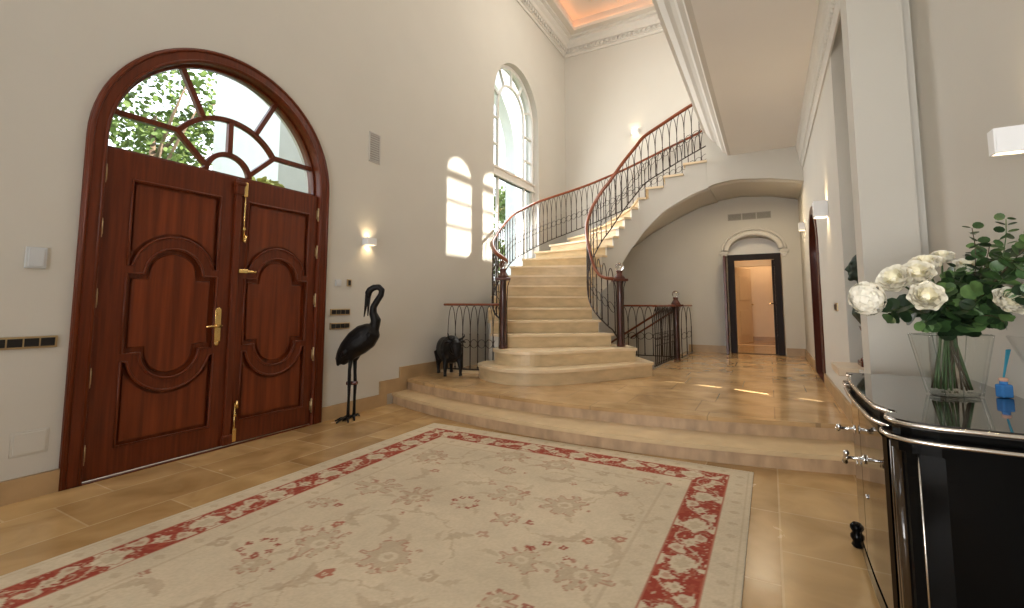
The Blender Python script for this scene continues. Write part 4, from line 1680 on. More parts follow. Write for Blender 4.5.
# worn, slightly abrashed tone
ab = 0.93 + 0.14 * vnoise(XX * 0.3, YY, 3.2, 12)
C_ *= ab[..., None]
C_ *= (0.94 + 0.12 * rng.random((ny, nx)))[..., None]
rug = thing('rug', 'large cream oriental rug with red patterned border lying before the steps', 'rug', ((RGX0 + RGX1) / 2, (RGY0 + RGY1) / 2, 0))
me = bpy.data.meshes.new('pile')
zz = 0.010 + 0.0012 * rng.random((ny, nx))
V = np.stack([XX - (RGX0 + RGX1) / 2, YY - (RGY0 + RGY1) / 2, zz], -1).reshape(-1, 3)
idx = np.arange(ny * nx).reshape(ny, nx)
Fq = np.stack([idx[:-1, :-1], idx[:-1, 1:], idx[1:, 1:], idx[1:, :-1]], -1).reshape(-1, 4)
me.vertices.add(len(V))
me.vertices.foreach_set('co', V.astype(np.float32).ravel())
me.loops.add(Fq.size)
me.loops.foreach_set('vertex_index', Fq.astype(np.int32).ravel())
me.polygons.add(len(Fq))
me.polygons.foreach_set('loop_start', np.arange(0, Fq.size, 4, dtype=np.int32))
me.update(calc_edges=True)
ca = me.color_attributes.new('weave', 'FLOAT_COLOR', 'POINT')
ca.data.foreach_set('color', np.concatenate([np.clip(C_, 0, 1).reshape(-1, 3), np.ones((ny * nx, 1))], 1).astype(np.float32).ravel())
m = mat('rug_pile', (0.5, 0.42, 0.3), 0.97, bump=0.25, bscale=350, spec=0.1)
at_ = m.node_tree.nodes.new('ShaderNodeAttribute')
at_.attribute_name = 'weave'
m.node_tree.links.new(at_.outputs['Color'], m.node_tree.nodes['Principled BSDF'].inputs['Base Color'])
m.node_tree.nodes['Principled BSDF'].inputs['Sheen Weight'].default_value = 0.0
me.materials.append(m)
pile = bpy.data.objects.new('pile', me)
COL.objects.link(pile)
pile.parent = rug
mb = MB()
mb.span((RGX0 - 0.004, RGY0 - 0.004, 0.001), (RGX1 + 0.004, RGY1 + 0.004, 0.0095))
mb.build('backing', 'rug_edge', rug)
mb = MB()
for i in range(150):
    x = RGX0 + (RGX1 - RGX0) * (i + 0.5) / 150
    mb.tube([(x, RGY1, 0.006), (x + random.uniform(-.006, .006), RGY1 + 0.022, 0.004)], 0.0025, 3)
fr_ = mb.build('fringe', 'rug_edge', rug)
fr_['kind'] = 'stuff'

# ------------------------------------------------------------------ crane statue
def CP(px, py, w=4.89):
    """point on the plane through the statue facing the room"""
    xx = (px - 512) / FPX * w
    yy = -(py - 263.5) / FPX * w
    F_ = Vector((-math.sin(YAW) * math.cos(PITCH), math.cos(YAW) * math.cos(PITCH), math.sin(PITCH)))
    R_ = Vector((math.cos(YAW), math.sin(YAW), 0))
    U_ = R_.cross(F_)
    return Vector((0, 0, CAMZ)) + F_ * w + R_ * xx + U_ * yy


cb = CP(352, 418.5)
cr = thing('crane_statue', 'tall black bronze crane statue standing against the wall right of the door', 'statue', (cb.x, cb.y, 0))
mb = MB()
neck = [(381, 325), (376, 333), (368, 343), (358, 352), (348, 358), (342, 363)]
# body: from neck root to rump
bp_ = [CP(*p) for p in [(376, 326), (373, 330), (366, 336), (357, 343), (349, 350), (344, 356), (340, 362)]]
mb.tube(bp_, [(0.03, 0.03), (0.095, 0.10), (0.13, 0.14), (0.13, 0.14), (0.11, 0.115), (0.085, 0.09), (0.05, 0.06)], 14)
# drooping tail feathers
mb.tube([CP(352, 345), CP(344, 354, 4.86), CP(339, 361, 4.85), CP(337.5, 366, 4.85)], [(0.08, 0.07), (0.07, 0.055), (0.045, 0.035), (0.012, 0.012)], 12)
mb.tube([CP(352, 345), CP(345, 354, 4.92), CP(341, 360, 4.93)], [(0.08, 0.06), (0.06, 0.05), (0.02, 0.02)], 12)
# neck loop
nk = [(374, 331), (376, 320), (373, 313), (373.5, 307), (377, 301), (381, 295), (382, 290), (379, 287), (374, 287.5), (370, 290), (367.5, 294)]
mb.tube([CP(*p) for p in nk], [0.05, 0.055, 0.042, 0.036, 0.034, 0.033, 0.033, 0.033, 0.034, 0.037, 0.034], 12)
mb.ball(CP(368.5, 294), (0.034, 0.034, 0.05), 12)
bk = MB()
bk.tube([CP(367.6, 295), CP(366.0, 305), CP(364.0, 317)], [0.026, 0.015, 0.005], 8)
bk.tube([CP(369, 296), CP(368.4, 306), CP(367.8, 316)], [0.022, 0.012, 0.005], 8)
bk.build('beak', 'bronze_black', cr)
# thighs
for (dx, w) in ((-2, 4.84), (2.5, 4.93)):
    mb.tube([CP(357 + dx, 346, w), CP(354.5 + dx, 354, w), CP(352.5 + dx, 361, w)], [0.06, 0.045, 0.022], 10)
f = fuse(mb, 0.011, 3)
f.build('body', 'bronze_black', cr)
for n_, (pts, w) in enumerate((([(351, 359), (349.5, 370), (349.3, 380), (348.8, 396), (348, 414), (348, 418)], 4.84), ([(355, 359), (355, 372), (355.2, 384), (354.5, 398), (354, 412), (354, 416)], 4.93))):
    l = MB()
    P_ = [CP(*p, w) for p in pts]
    P_[-1].z = 0.025
    l.tube(P_, [0.022, 0.017, 0.019, 0.014, 0.016, 0.02], 8)
    e = P_[-1]
    for ang, ln in ((-150, 0.13), (-115, 0.16), (-70, 0.13), (70, 0.09)):
        dd = Vector((math.cos(R(ang + 29)), math.sin(R(ang + 29)), 0))
        l.tube([e, e + dd * ln * 0.6 + Vector((0, 0, 0.004)), e + dd * ln + Vector((0, 0, -0.018))], [0.016, 0.012, 0.007], 6)
    l.build('leg', 'bronze_black', cr)
j = MB()       # red brown clasp joining the legs
c_ = CP(352, 383, 4.89)
j.box(c_, (0.12, 0.05, 0.04), (0, 0, YAW), bev=0.012)
j.build('brace', 'bust_red', cr)
wg = MB()      # folded wing: three overlapping rows of feathers on each flank
for w, sg in ((4.77, 1), (5.01, -1)):
    for i in range(9):
        t_ = i / 8
        p0 = CP(370 - 22 * t_, 332 + 15 * t_, w + 0.02 * sg)
        p1 = CP(366 - 25 * t_, 338 + 19 * t_, w + 0.03 * sg)
        wg.tube([p0, p0.lerp(p1, 0.5) + Vector((0, 0, -0.01)), p1], [(0.012, 0.022), (0.018, 0.034), (0.006, 0.01)], 8)
wg.build('wing', 'feather_black', cr)

# ------------------------------------------------------------------ bull statue
BX, BY = -3.80, 5.13
bh = R(-37)         # heading: faces the viewer, turned slightly to its left
bull_ = thing('bull_statue', 'small dark bronze bull statue standing on the platform before the short balustrade', 'statue', (BX, BY, PZ), bh)
bull_.scale = (0.84, 0.95, 1.0)
ORG[0] = None
mb = MB()
# local: +x forward, z up; body length about 0.62
mb.tube([(-0.30, 0, 0.34), (-0.26, 0, 0.35), (-0.15, 0, 0.335), (0.0, 0, 0.33), (0.12, 0, 0.345), (0.22, 0, 0.355), (0.29, 0, 0.35)],
        [(0.06, 0.08), (0.125, 0.15), (0.145, 0.165), (0.15, 0.17), (0.155, 0.185), (0.135, 0.17), (0.09, 0.12)], 16)
mb.ball((0.12, 0, 0.46), (0.13, 0.09, 0.075), 12)
mb.tube([(0.20, 0, 0.41), (0.30, 0, 0.405), (0.37, 0, 0.385)], [(0.11, 0.13), (0.10, 0.115), (0.08, 0.09)], 12)
mb.tube([(0.34, 0, 0.45), (0.39, 0, 0.41), (0.43, 0, 0.34), (0.445, 0, 0.295)], [(0.065, 0.06), (0.078, 0.075), (0.06, 0.06), (0.046, 0.038)], 12)
mb.ball((0.445, 0, 0.29), (0.035, 0.05, 0.03), 10)
for s in (-1, 1):
    fx_ = 0.20 + (0.05 if s > 0 else -0.02)
    mb.tube([(0.17, s * 0.085, 0.28), (fx_, s * 0.095, 0.19), (fx_ + 0.01, s * 0.10, 0.115), (fx_ + 0.005, s * 0.10, 0.045), (fx_ + 0.015, s * 0.10, 0.012)], [0.065, 0.042, 0.028, 0.021, 0.030], 10)
    mb.tube([(-0.21, s * 0.08, 0.30), (-0.18, s * 0.095, 0.20), (-0.235, s * 0.095, 0.125), (-0.215, s * 0.095, 0.05), (-0.20, s * 0.095, 0.012)], [0.09, 0.055, 0.027, 0.021, 0.030], 10)
    mb.tube([(0.345, s * 0.05, 0.455), (0.33, s * 0.11, 0.465), (0.32, s * 0.155, 0.445)], [(0.022, 0.016), (0.034, 0.018), (0.01, 0.008)], 8)
mb.tube([(-0.30, 0, 0.42), (-0.335, 0.0, 0.39), (-0.335, 0.01, 0.25), (-0.33, 0.015, 0.16)], [0.028, 0.017, 0.013, 0.022], 8)
f = fuse(mb, 0.009, 3)
f.build('body', 'bronze_black', bull_)
for s in (-1, 1):
    h = MB()
    h.tube([(0.36, s * 0.045, 0.485), (0.365, s * 0.085, 0.50), (0.385, s * 0.115, 0.53), (0.40, s * 0.11, 0.56)], [0.018, 0.015, 0.010, 0.003], 8)
    h.build('horn', 'bronze_black', bull_)
    h = MB()
    h.ball((0.405, s * 0.062, 0.415), 0.010, 8)
    h.build('eye', 'black_key', bull_)

# ------------------------------------------------------------------ console
cx0 = 0.455
con = thing('console', 'glossy black console cabinet with silver edging in the right foreground', 'console', (0.56, 2.4, 0))
xb = XR2 - 0.004


def con_outline(e=0.0):
    """plan of the top, seen from above; e = outward growth"""
    front = [(0.335 - e, 2.985 + e), (0.335 - e, 2.925 - e), (0.352 - e, 2.905 - e), (0.322 - e, 2.80), (0.312 - e, 2.63), (0.308 - e, 2.40), (0.310 - e, 2.20), (0.312 - e, 2.10 + e), (0.322 - e, 2.062),
             (0.336 - e, 2.02), (0.350 - e, 1.995), (0.350 - e, 1.965), (0.320 - e, 1.95), (0.314 - e, 1.915), (0.326 - e, 1.866 - e * 0.4), (0.355 - e * 0.5, 1.838 - e), (0.42, 1.818 - e), (0.55, 1.812 - e), (xb, 1.812 - e)]
    return front + [(xb, 2.985 + e)]


mb = MB()
mb.prism(con_outline(0.0), 0.829, 0.85)
mb.build('top', 'lacquer_top', con)
for e, z, nm, rr in ((0.002, 0.8395, 'edging', 0.0065), (0.016, 0.796, 'edging', 0.0065)):
    mb = MB()
    pth = con_outline(e)[:-1]
    sm = []
    for i in range(len(pth) - 1):
        a, b = Vector((*pth[i], z)), Vector((*pth[i + 1], z))
        sm += [a, a.lerp(b, 0.5)]
    sm.append(Vector((*pth[-1], z)))
    sm = [Vector((con_outline(e)[-1][0], con_outline(e)[-1][1], z))] + sm
    mb.tube(sm, rr, 8)
    mb.build(nm, 'steel_line', con)
mb = MB()
mb.prism(con_outline(-0.012), 0.80, 0.829)
mb.prism(con_outline(0.014), 0.785, 0.806)
mb.prism(con_outline(-0.004), 0.755, 0.785)
mb.build('frieze', 'lacquer', con)
body = [(0.365, 2.965), (0.365, 2.90), (0.345, 2.86), (0.338, 2.60), (0.335, 2.40), (0.337, 2.14), (0.352, 2.06), (0.352, 2.0), (0.338, 1.96), (0.336, 1.90), (0.348, 1.872), (0.375, 1.85), (0.43, 1.835), (0.55, 1.83), (xb - 0.01, 1.83), (xb - 0.01, 2.965)]
mb = MB()
mb.prism(body, 0.10, 0.757)
mb.build('carcass', 'lacquer', con)
mb = MB()
mb.prism([(p[0] - 0.012 if p[0] < 0.4 else p[0], p[1] - (0.012 if p[1] < 1.9 else 0)) for p in body], 0.045, 0.105)
mb.build('plinth', 'lacquer', con)
mb = MB()      # inlaid silver line on the near end
mb.tube([(0.372, 1.848, 0.11), (0.372, 1.848, 0.752)], 0.0028, 6)
mb.build('inlay', 'steel_line', con)
for a, b, hy_ in ((2.08, 2.575, 2.47), (2.585, 2.84, 2.68)):
    dmb = MB()
    n = 10
    poly = []
    for i in range(n + 1):
        y = a + (b - a) * i / n
        xx = float(np.interp(y, [2.14, 2.40, 2.60, 2.86], [0.337, 0.335, 0.338, 0.345]))
        poly.append((xx - 0.013, y))
    poly = poly + [(p[0] + 0.012, p[1]) for p in poly[::-1]]
    dmb.prism(poly, 0.13, 0.742)
    dr = dmb.build('door', 'lacquer_brown', con)
    zh = 0.63 if a > 2.4 else 0.555
    tl_ = 0.012 if a > 2.4 else 0.026
    hd = MB()
    xh = 0.322
    yh = hy_
    hd.lathe([(0.019, 0), (0.019, 0.006), (0.008, 0.010), (0.006, 0.055), (0.011, 0.060), (0.011, 0.068)], (xh, yh, zh), 14, axis=(-1, 0, 0))
    hd.tube([(xh - 0.066, yh - 0.028, zh + tl_), (xh - 0.068, yh, zh), (xh - 0.066, yh + 0.028, zh - tl_)], [0.0095, 0.007, 0.0095], 10)
    hd.ball((xh - 0.066, yh - 0.030, zh + tl_), 0.0115, 10)
    hd.ball((xh - 0.066, yh + 0.030, zh - tl_), 0.0115, 10)
    hd.build('handle', 'chrome', dr)
    kh = MB()
    kh.lathe([(0.010, 0), (0.010, 0.004), (0.004, 0.006)], (xh, yh, zh - 0.15), 12, axis=(-1, 0, 0))
    kh.build('keyhole_plate', 'chrome', dr)
for y in (2.955, 2.845, 1.99, 1.905):
    pl = MB()
    xx = float(np.interp(y, [1.90, 1.96, 2.03, 2.8, 2.9, 2.965], [0.335, 0.338, 0.35, 0.345, 0.36, 0.365]))
    pl.tube([(xx, y, 0.10), (xx, y, 0.755)], 0.016, 10)
    pl.build('pilaster', 'lacquer_brown', con)
for (x, y) in ((0.345, 2.95), (0.36, 1.89), (xb - 0.06, 2.93), (xb - 0.06, 1.88)):
    ft = MB()
    ft.lathe([(0.018, 0.0), (0.026, 0.012), (0.018, 0.028), (0.028, 0.045), (0.028, 0.058), (0.018, 0.072), (0.028, 0.09), (0.028, 0.102), (0.016, 0.116)], (x - (0.012 if x < 0.5 else 0), y, 0), 14)
    ft.build('foot', 'lacquer', con)

# ------------------------------------------------------------------ niche ledge and bust
mb = MB()
mb.span((0.425, 4.22, 0.675), (XR + 0.42, NY1 - 0.004, 0.735), bev=0.006)
tag(mb.build('stone_ledge', 'ledge_stone'), 'pale stone ledge of the wall niche carrying the green bust', 'ledge')
bx, byy, bz = 0.666, 4.42, 0.735
bu = thing('bust', 'dark green bronze bust on a red brown socle standing in the wall niche', 'bust', (bx, byy, bz))
mb = MB()
mb.box((bx, byy, bz + 0.02), (0.17, 0.17, 0.04), None, bev=0.006)
mb.lathe([(0.075, 0.04), (0.075, 0.055), (0.05, 0.075), (0.06, 0.10), (0.045, 0.14), (0.045, 0.24), (0.065, 0.27), (0.075, 0.30)], (bx, byy, bz), 18)
mb.build('socle', 'bust_red', bu)
hz = bz + 0.30
mb = MB()
mb.tube([(bx + 0.02, byy, hz), (bx + 0.015, byy, hz + 0.10), (bx + 0.01, byy, hz + 0.20), (bx + 0.0, byy, hz + 0.28)], [(0.07, 0.10), (0.13, 0.20), (0.10, 0.17), (0.06, 0.07)], 14)
mb.tube([(bx + 0.005, byy, hz + 0.24), (bx - 0.01, byy, hz + 0.36)], [0.065, 0.06], 12)
hc = Vector((bx - 0.01, byy, hz + 0.455))
mb.ball(hc, (0.10, 0.08, 0.115), 16)
mb.ball(hc + Vector((-0.065, 0, -0.055)), (0.045, 0.05, 0.05), 10)
mb.tube([hc + Vector((-0.095, 0, 0.015)), hc + Vector((-0.118, 0, -0.02)), hc + Vector((-0.10, 0, -0.03))], [0.012, 0.018, 0.016], 8)
mb.ball(hc + Vector((-0.10, 0, -0.055)), (0.014, 0.026, 0.01), 8)
mb.ball(hc + Vector((-0.095, 0, -0.09)), (0.022, 0.026, 0.02), 8)
mb.box(hc + Vector((-0.092, 0, 0.03)), (0.02, 0.09, 0.016), None, bev=0.006)
for s in (-1, 1):
    mb.ball(hc + Vector((0.01, s * 0.08, -0.01)), (0.02, 0.012, 0.032), 8)
f = fuse(mb, 0.008, 2)
f.build('head', 'bust_green', bu)
mb = MB()      # curly hair
rr2 = random.Random(3)
for i in range(70):
    th, ph_ = rr2.uniform(-2.2, 2.2), rr2.uniform(-0.2, 1.5)
    p = hc + Vector((0.10 * math.cos(ph_) * math.cos(th) + 0.012, 0.085 * math.cos(ph_) * math.sin(th), 0.118 * math.sin(ph_)))
    mb.ball(p, rr2.uniform(0.018, 0.028), 6)
mb.build('hair', 'bust_green', bu)

# ------------------------------------------------------------------ vase and flowers
VX, VY, VZ = 0.612, 2.43, 0.850
va = thing('glass_vase', 'clear flared rectangular glass vase holding white roses on the black console', 'vase', (VX, VY, VZ), YAW)
ORG[0] = None


def vsec(hw, hd, z, n=32, p=5.0):
    out = []
    for k in range(n):
        a = 2 * PI * k / n
        c, s = math.cos(a), math.sin(a)
        q = (abs(c) ** p + abs(s) ** p) ** (-1 / p)
        out.append((hw * c * q, hd * s * q, z))
    return out


def vloft(rings, closed_bottom=True):
    mb = MB()
    rs_ = [[mb.bm.verts.new(p) for p in r] for r in rings]
    for a, b in zip(rs_, rs_[1:]):
        n = len(a)
        for k in range(n):
            f = mb._q([a[k], a[(k + 1) % n], b[(k + 1) % n], b[k]])
            f.smooth = True
    mb._q(rs_[0][::-1])
    mb._q(rs_[-1])
    return mb


prof_v = [(0.070, 0.038, 0.0), (0.080, 0.046, 0.004), (0.083, 0.048, 0.02), (0.095, 0.052, 0.07), (0.108, 0.056, 0.13), (0.122, 0.060, 0.19), (0.131, 0.063, 0.232), (0.131, 0.063, 0.235)]
inn_v = [(a - 0.005, b - 0.005, max(z, 0.018)) for a, b, z in prof_v[::-1]]
inn_v = [q for q in inn_v if q[2] > 0.018] + [(0.075, 0.040, 0.019)]
vloft([vsec(*q) for q in prof_v] + [vsec(*q) for q in inn_v]).build('vase_body', 'vase_glass', va)


def VP(px, py, w):
    return CP(px, py, w)


rm_ = MB()
q_ = vsec(0.129, 0.061, 0.234)
rm_.tube(q_ + [q_[0], q_[1]], 0.0026, 6, cap=False)
rm_.build('rim', 'glass_edge', va)
vloft([vsec(0.074, 0.040, 0.003), vsec(0.078, 0.043, 0.017)]).build('base', 'glass_edge', va)
for sx_ in (-1, 1):
    for sy_ in (-1, 1):
        cn_ = MB()
        cn_.tube([(sx_ * a * 0.90, sy_ * b * 0.86, z) for a, b, z in prof_v[1:]], 0.0022, 5)
        cn_.build('corner', 'glass_edge', va)
mouth = Vector((VX, VY, VZ + 0.235))
WV = 1.80


def stem_pts(top, foot_u, foot_v=0.0):
    """stem from the flower down through the vase mouth to its bottom"""
    c, s = math.cos(YAW), math.sin(YAW)
    ft = Vector((VX + c * foot_u - s * foot_v, VY + s * foot_u + c * foot_v, VZ + 0.024))
    mx = foot_u * 0.25 + math.sin(foot_u * 217 + foot_v * 91 + top[0] * 57) * 0.024
    foot_u += math.sin(top[2] * 131 + top[1] * 37) * 0.03
    foot_u = max(-0.066, min(0.066, foot_u))
    mt = Vector((VX + c * mx, VY + s * mx, VZ + 0.225)) + Vector((0, 0, 0.02))
    pts = []
    for i in range(11):
        t = i / 10
        a = ft.lerp(mt, min(1, t * 2))
        if t <= 0.5:
            pts.append(a)
        else:
            u = (t - 0.5) * 2
            ctrl = mt + (mt - ft) * 0.35
            pts.append(mt * (1 - u) ** 2 + ctrl * (2 * u * (1 - u)) + Vector(top) * u * u)
    return pts


def petal_patch(mb, base, dirv, upv, ln, wd, curl, cup, n=4, m=5):
    side = dirv.cross(upv).normalized()
    g = []
    for i in range(n + 1):
        t = i / n
        row = []
        for j in range(m + 1):
            s = (j / m - 0.5) * 2
            ww = wd * (math.sin(PI * min(1, 0.18 + 0.72 * t)) ** 0.7)
            p = base + dirv * (ln * t) + upv * (curl * t * t) + side * (s * ww) + upv * (cup * s * s * t)
            row.append(mb.bm.verts.new(p))
        g.append(row)
    for i in range(n):
        for j in range(m):
            f = mb._q([g[i][j], g[i][j + 1], g[i + 1][j + 1], g[i + 1][j]])
            if f:
                f.smooth = True


def rose_head(c, axis, rad, seed):
    rg = random.Random(seed)
    axis = Vector(axis).normalized()
    e1 = axis.orthogonal().normalized()
    e2 = axis.cross(e1)
    out, heart = MB(), MB()
    layers = [(0.16, 1.25, 3, 0.0), (0.30, 1.22, 4, 0.02), (0.46, 1.14, 5, 0.05), (0.62, 1.05, 5, 0.08), (0.78, 0.95, 6, 0.13), (0.92, 0.82, 6, 0.20), (1.04, 0.66, 7, 0.30)]
    for li, (rf, hf, n, opn) in enumerate(layers):
        for k in range(n):
            a = 2 * PI * (k + 0.37 * li) / n + rg.uniform(-.12, .12)
            rad_d = e1 * math.cos(a) + e2 * math.sin(a)
            r0 = rad * rf
            wd = r0 * 2.9 / n * 1.35 + rad * 0.10
            base = c - axis * rad * 0.25 + rad_d * r0 * 0.55
            dirv = (axis * (1 - opn) + rad_d * (0.25 + opn * 1.15)).normalized()
            upv = -(rad_d - dirv * rad_d.dot(dirv)).normalized()
            ln = rad * (0.62 + 0.28 * hf) * (1 + rg.uniform(-.06, .06))
            petal_patch(out if li > 2 else heart, base, dirv, upv, ln, wd, -rad * (0.10 + 0.25 * opn), wd * 0.32)
    heart.ball(c + axis * rad * 0.02, rad * 0.16, 8)
    out.ball(c - axis * rad * 0.18, rad * 0.42, 10)
    return out, heart


def flower(name, label, cat, c, axis, rad, foot_u, foot_v, seed, group=None):
    t = thing(name, label, cat, (c.x, c.y, c.z))
    o, h = rose_head(c, axis, rad, seed)
    o.build('petals', 'petal', t)
    h.build('heart', 'petal_heart', t)
    s = MB()
    s.tube(stem_pts(c - Vector(axis).normalized() * rad * 0.3, foot_u, foot_v), 0.0038, 6)
    s.build('stem', 'stem', t)
    return t


toC = lambda p: (Vector((0, 0, CAMZ)) - p).normalized()
for i, (px, py, w, rad, ax, fu, fv, lab) in enumerate((
        (926, 297, 1.69, 0.048, (0.10, 0.0, 0.25), 0.05, -0.02, 'fully open white rose lowest and nearest in the vase, facing the room'),
        (917, 275, 1.74, 0.049, (-0.05, 0.1, 0.5), 0.02, 0.02, 'open white rose just above and left of the lowest rose'),
        (896, 280, 1.75, 0.050, (-0.35, 0.1, 0.45), 0.06, 0.0, 'white rose between the hydrangea and the two open roses'),
        (926, 265, 1.80, 0.045, (0.0, 0.2, 0.9), -0.02, 0.02, 'white rose topmost and behind the other roses'),
        (942, 258, 1.88, 0.035, (0.1, 0.2, 0.9), -0.04, 0.03, 'small white rose half hidden by leaves behind the bouquet'),
        (966, 267, 1.84, 0.036, (0.2, 0.0, 0.8), -0.05, 0.0, 'cream rose peeping through the eucalyptus in the middle'),
        (1009, 302, 1.60, 0.046, (0.5, 0.0, 0.45), -0.05, -0.02, 'white rose at the far right of the bouquet'))):
    c = VP(px, py, w)
    a = toC(c) * 0.8 + Vector(ax)
    flower('white_rose', lab, 'flower', c, a, rad, fu, fv, 10 + i)
# hydrangea
c = VP(867, 298, 1.72)
hy_t = thing('white_hydrangea', 'white hydrangea head hanging out at the left of the bouquet', 'flower', c)
mb = MB()
mb.ball(c, 0.037, 10)
rg = random.Random(4)
for i in range(150):
    z = 1 - 2 * (i + 0.5) / 150
    a = i * 2.39996
    d_ = Vector((math.sqrt(1 - z * z) * math.cos(a), math.sqrt(1 - z * z) * math.sin(a), z))
    p = c + Vector((d_.x * 0.049, d_.y * 0.049, d_.z * 0.056)) * rg.uniform(0.86, 1.12)
    e1 = d_.orthogonal().normalized()
    e2 = d_.cross(e1)
    for q in range(4):
        b = q * PI / 2 + a
        rd = e1 * math.cos(b) + e2 * math.sin(b)
        petal_patch(mb, p, (rd + d_ * 0.35).normalized(), d_, 0.0150, 0.0082, -0.005, 0.003, 2, 2)
mb.build('petals', 'petal', hy_t)
s = MB()
s.tube(stem_pts(c + Vector((0.03, 0.01, -0.02)), 0.065, 0.01), 0.004, 6)
s.build('stem', 'stem', hy_t)


def leaf_disc(mb, p, d, up, r, longf=1.1):
    d = d.normalized()
    side = d.cross(up)
    if side.length < 1e-4:
        side = d.orthogonal()
    side.normalize()
    nrm = side.cross(d).normalized()
    n = 10
    ctr = mb.bm.verts.new(p + d * r * longf * 0.9 - nrm * r * 0.12)
    ring = []
    for k in range(n):
        a = 2 * PI * k / n
        ring.append(mb.bm.verts.new(p + d * (r * longf * (1 - math.cos(a)) * 0.9) + side * (r * math.sin(a)) + nrm * (0.10 * r * abs(math.sin(a)))))
    for k in range(n):
        f = mb._q([ctr, ring[k], ring[(k + 1) % n]])
        if f:
            f.smooth = True


def sprig(label, tip, w0, mid, foot_u, foot_v, r0, n, mats, seed, start=0.42):
    """eucalyptus sprig: stem from the vase foot to the tip with paired round leaves"""
    tp = VP(*tip)
    pts = stem_pts(tp, foot_u, foot_v)
    if mid is not None:
        md = VP(*mid)
        q = pts[:6]
        a, b_ = pts[5], tp
        for i in range(1, 9):
            t = i / 8
            q.append(a * (1 - t) ** 2 + md * (2 * t * (1 - t)) + b_ * t * t)
        pts = q
    t = thing('eucalyptus_sprig', label, 'foliage', (tp.x, tp.y, tp.z))
    s = MB()
    s.tube(pts, [0.0036 - 0.0022 * i / (len(pts) - 1) for i in range(len(pts))], 5)
    s.build('stem', 'stem_brown' if seed % 2 else 'stem', t)
    lv = MB()
    n = int(n * 1.5)
    rg = random.Random(seed)
    L = len(pts) - 1
    for i in range(n):
        u = start + (1 - start) * i / (n - 1)
        k = min(int(u * L), L - 1)
        p = pts[k].lerp(pts[k + 1], u * L - k)
        ax = (pts[min(k + 1, L)] - pts[max(0, k - 1)]).normalized()
        e1 = ax.orthogonal().normalized()
        e2 = ax.cross(e1)
        a0 = rg.uniform(0, 6.28)
        for s_ in (0, PI):
            a = a0 + s_ + rg.uniform(-.4, .4)
            dv = (e1 * math.cos(a) + e2 * math.sin(a)) + ax * rg.uniform(0.1, 0.6)
            rr = r0 * (1.0 - 0.35 * (i / n)) * rg.uniform(0.8, 1.15)
            lv.mi = rg.choice((0, 0, 1, 2)) if len(mats) > 2 else 0
            upv = Vector((rg.uniform(-.6, .6), rg.uniform(-1, .2), rg.uniform(0.2, 1)))
            leaf_disc(lv, p + dv.normalized() * 0.004, dv, upv, rr)
    lv.build('leaves', mats, t)
    return t


LM = ['leaf', 'leaf_light', 'leaf_dark']
sp = [
    ('tall eucalyptus sprig with round leaves reaching up in the middle of the bouquet', (972, 228, 1.80), (985, 285, 1.8), -0.03, 0.0, 0.022, 10, 1),
    ('tallest eucalyptus sprig curving up at the right edge of the picture', (1006, 219, 1.62), (1012, 285, 1.65), -0.06, 0.02, 0.020, 12, 2),
    ('eucalyptus sprig arching to the right past the picture edge above the right rose', (1034, 238, 1.53), (1000, 275, 1.62), -0.055, 0.0, 0.026, 12, 3),
    ('dense eucalyptus sprig filling the middle right of the bouquet', (1000, 272, 1.72), (970, 300, 1.74), -0.04, -0.03, 0.029, 11, 4),
    ('dark leafy sprig low in the middle of the bouquet', (962, 310, 1.68), (955, 322, 1.72), 0.02, -0.03, 0.030, 9, 5),
    ('eucalyptus sprig in the centre behind the open roses', (955, 268, 1.84), (950, 295, 1.80), 0.0, 0.02, 0.026, 10, 6),
    ('leafy sprig hanging over the vase rim at the right under the right rose', (1004, 322, 1.62), (985, 305, 1.66), -0.03, -0.02, 0.028, 8, 7),
    ('dark leafy sprig at the left under the hydrangea and roses', (886, 313, 1.72), (910, 300, 1.74), 0.07, 0.0, 0.032, 8, 8),
    ('leafy sprig between the lowest rose and the vase rim', (925, 322, 1.72), (932, 315, 1.74), 0.04, -0.02, 0.028, 7, 9),
    ('eucalyptus sprig leaning right in the back of the bouquet', (990, 262, 1.90), (970, 290, 1.84), -0.06, 0.03, 0.026, 10, 11),
    ('slender leafy sprig reaching out low at the right edge', (1034, 292, 1.53), (1003, 300, 1.62), -0.05, 0.01, 0.024, 9, 12),
    ('eucalyptus sprig curling forward over the middle of the vase', (945, 288, 1.70), (944, 306, 1.72), 0.01, -0.02, 0.027, 8, 13),
    ('leafy sprig with large round leaves at the right above the right rose', (1022, 262, 1.56), (1000, 285, 1.62), -0.06, 0.0, 0.030, 9, 14),
    ('eucalyptus sprig pointing up between the tall sprig and the right edge', (990, 243, 1.78), (985, 280, 1.76), -0.05, 0.01, 0.027, 10, 15),
    ('broad leafy sprig behind the middle of the bouquet near the cream rose', (974, 258, 1.92), (965, 290, 1.86), -0.02, 0.03, 0.030, 9, 16),
    ('dark leafy sprig low at the right over the vase', (990, 312, 1.74), (970, 312, 1.74), -0.04, 0.0, 0.031, 9, 18),
    ('short dark sprig in the heart of the bouquet under the roses', (940, 306, 1.80), (940, 315, 1.78), 0.03, 0.02, 0.031, 9, 17),
]
for (lab, tip, mid, fu, fv, r0, n, seed) in sp:
    sprig(lab, tip, 0, mid, fu, fv, r0, n, LM if seed not in (5, 8, 17, 18) else ['leaf_dark', 'leaf', 'leaf_dark'], seed, 0.5)

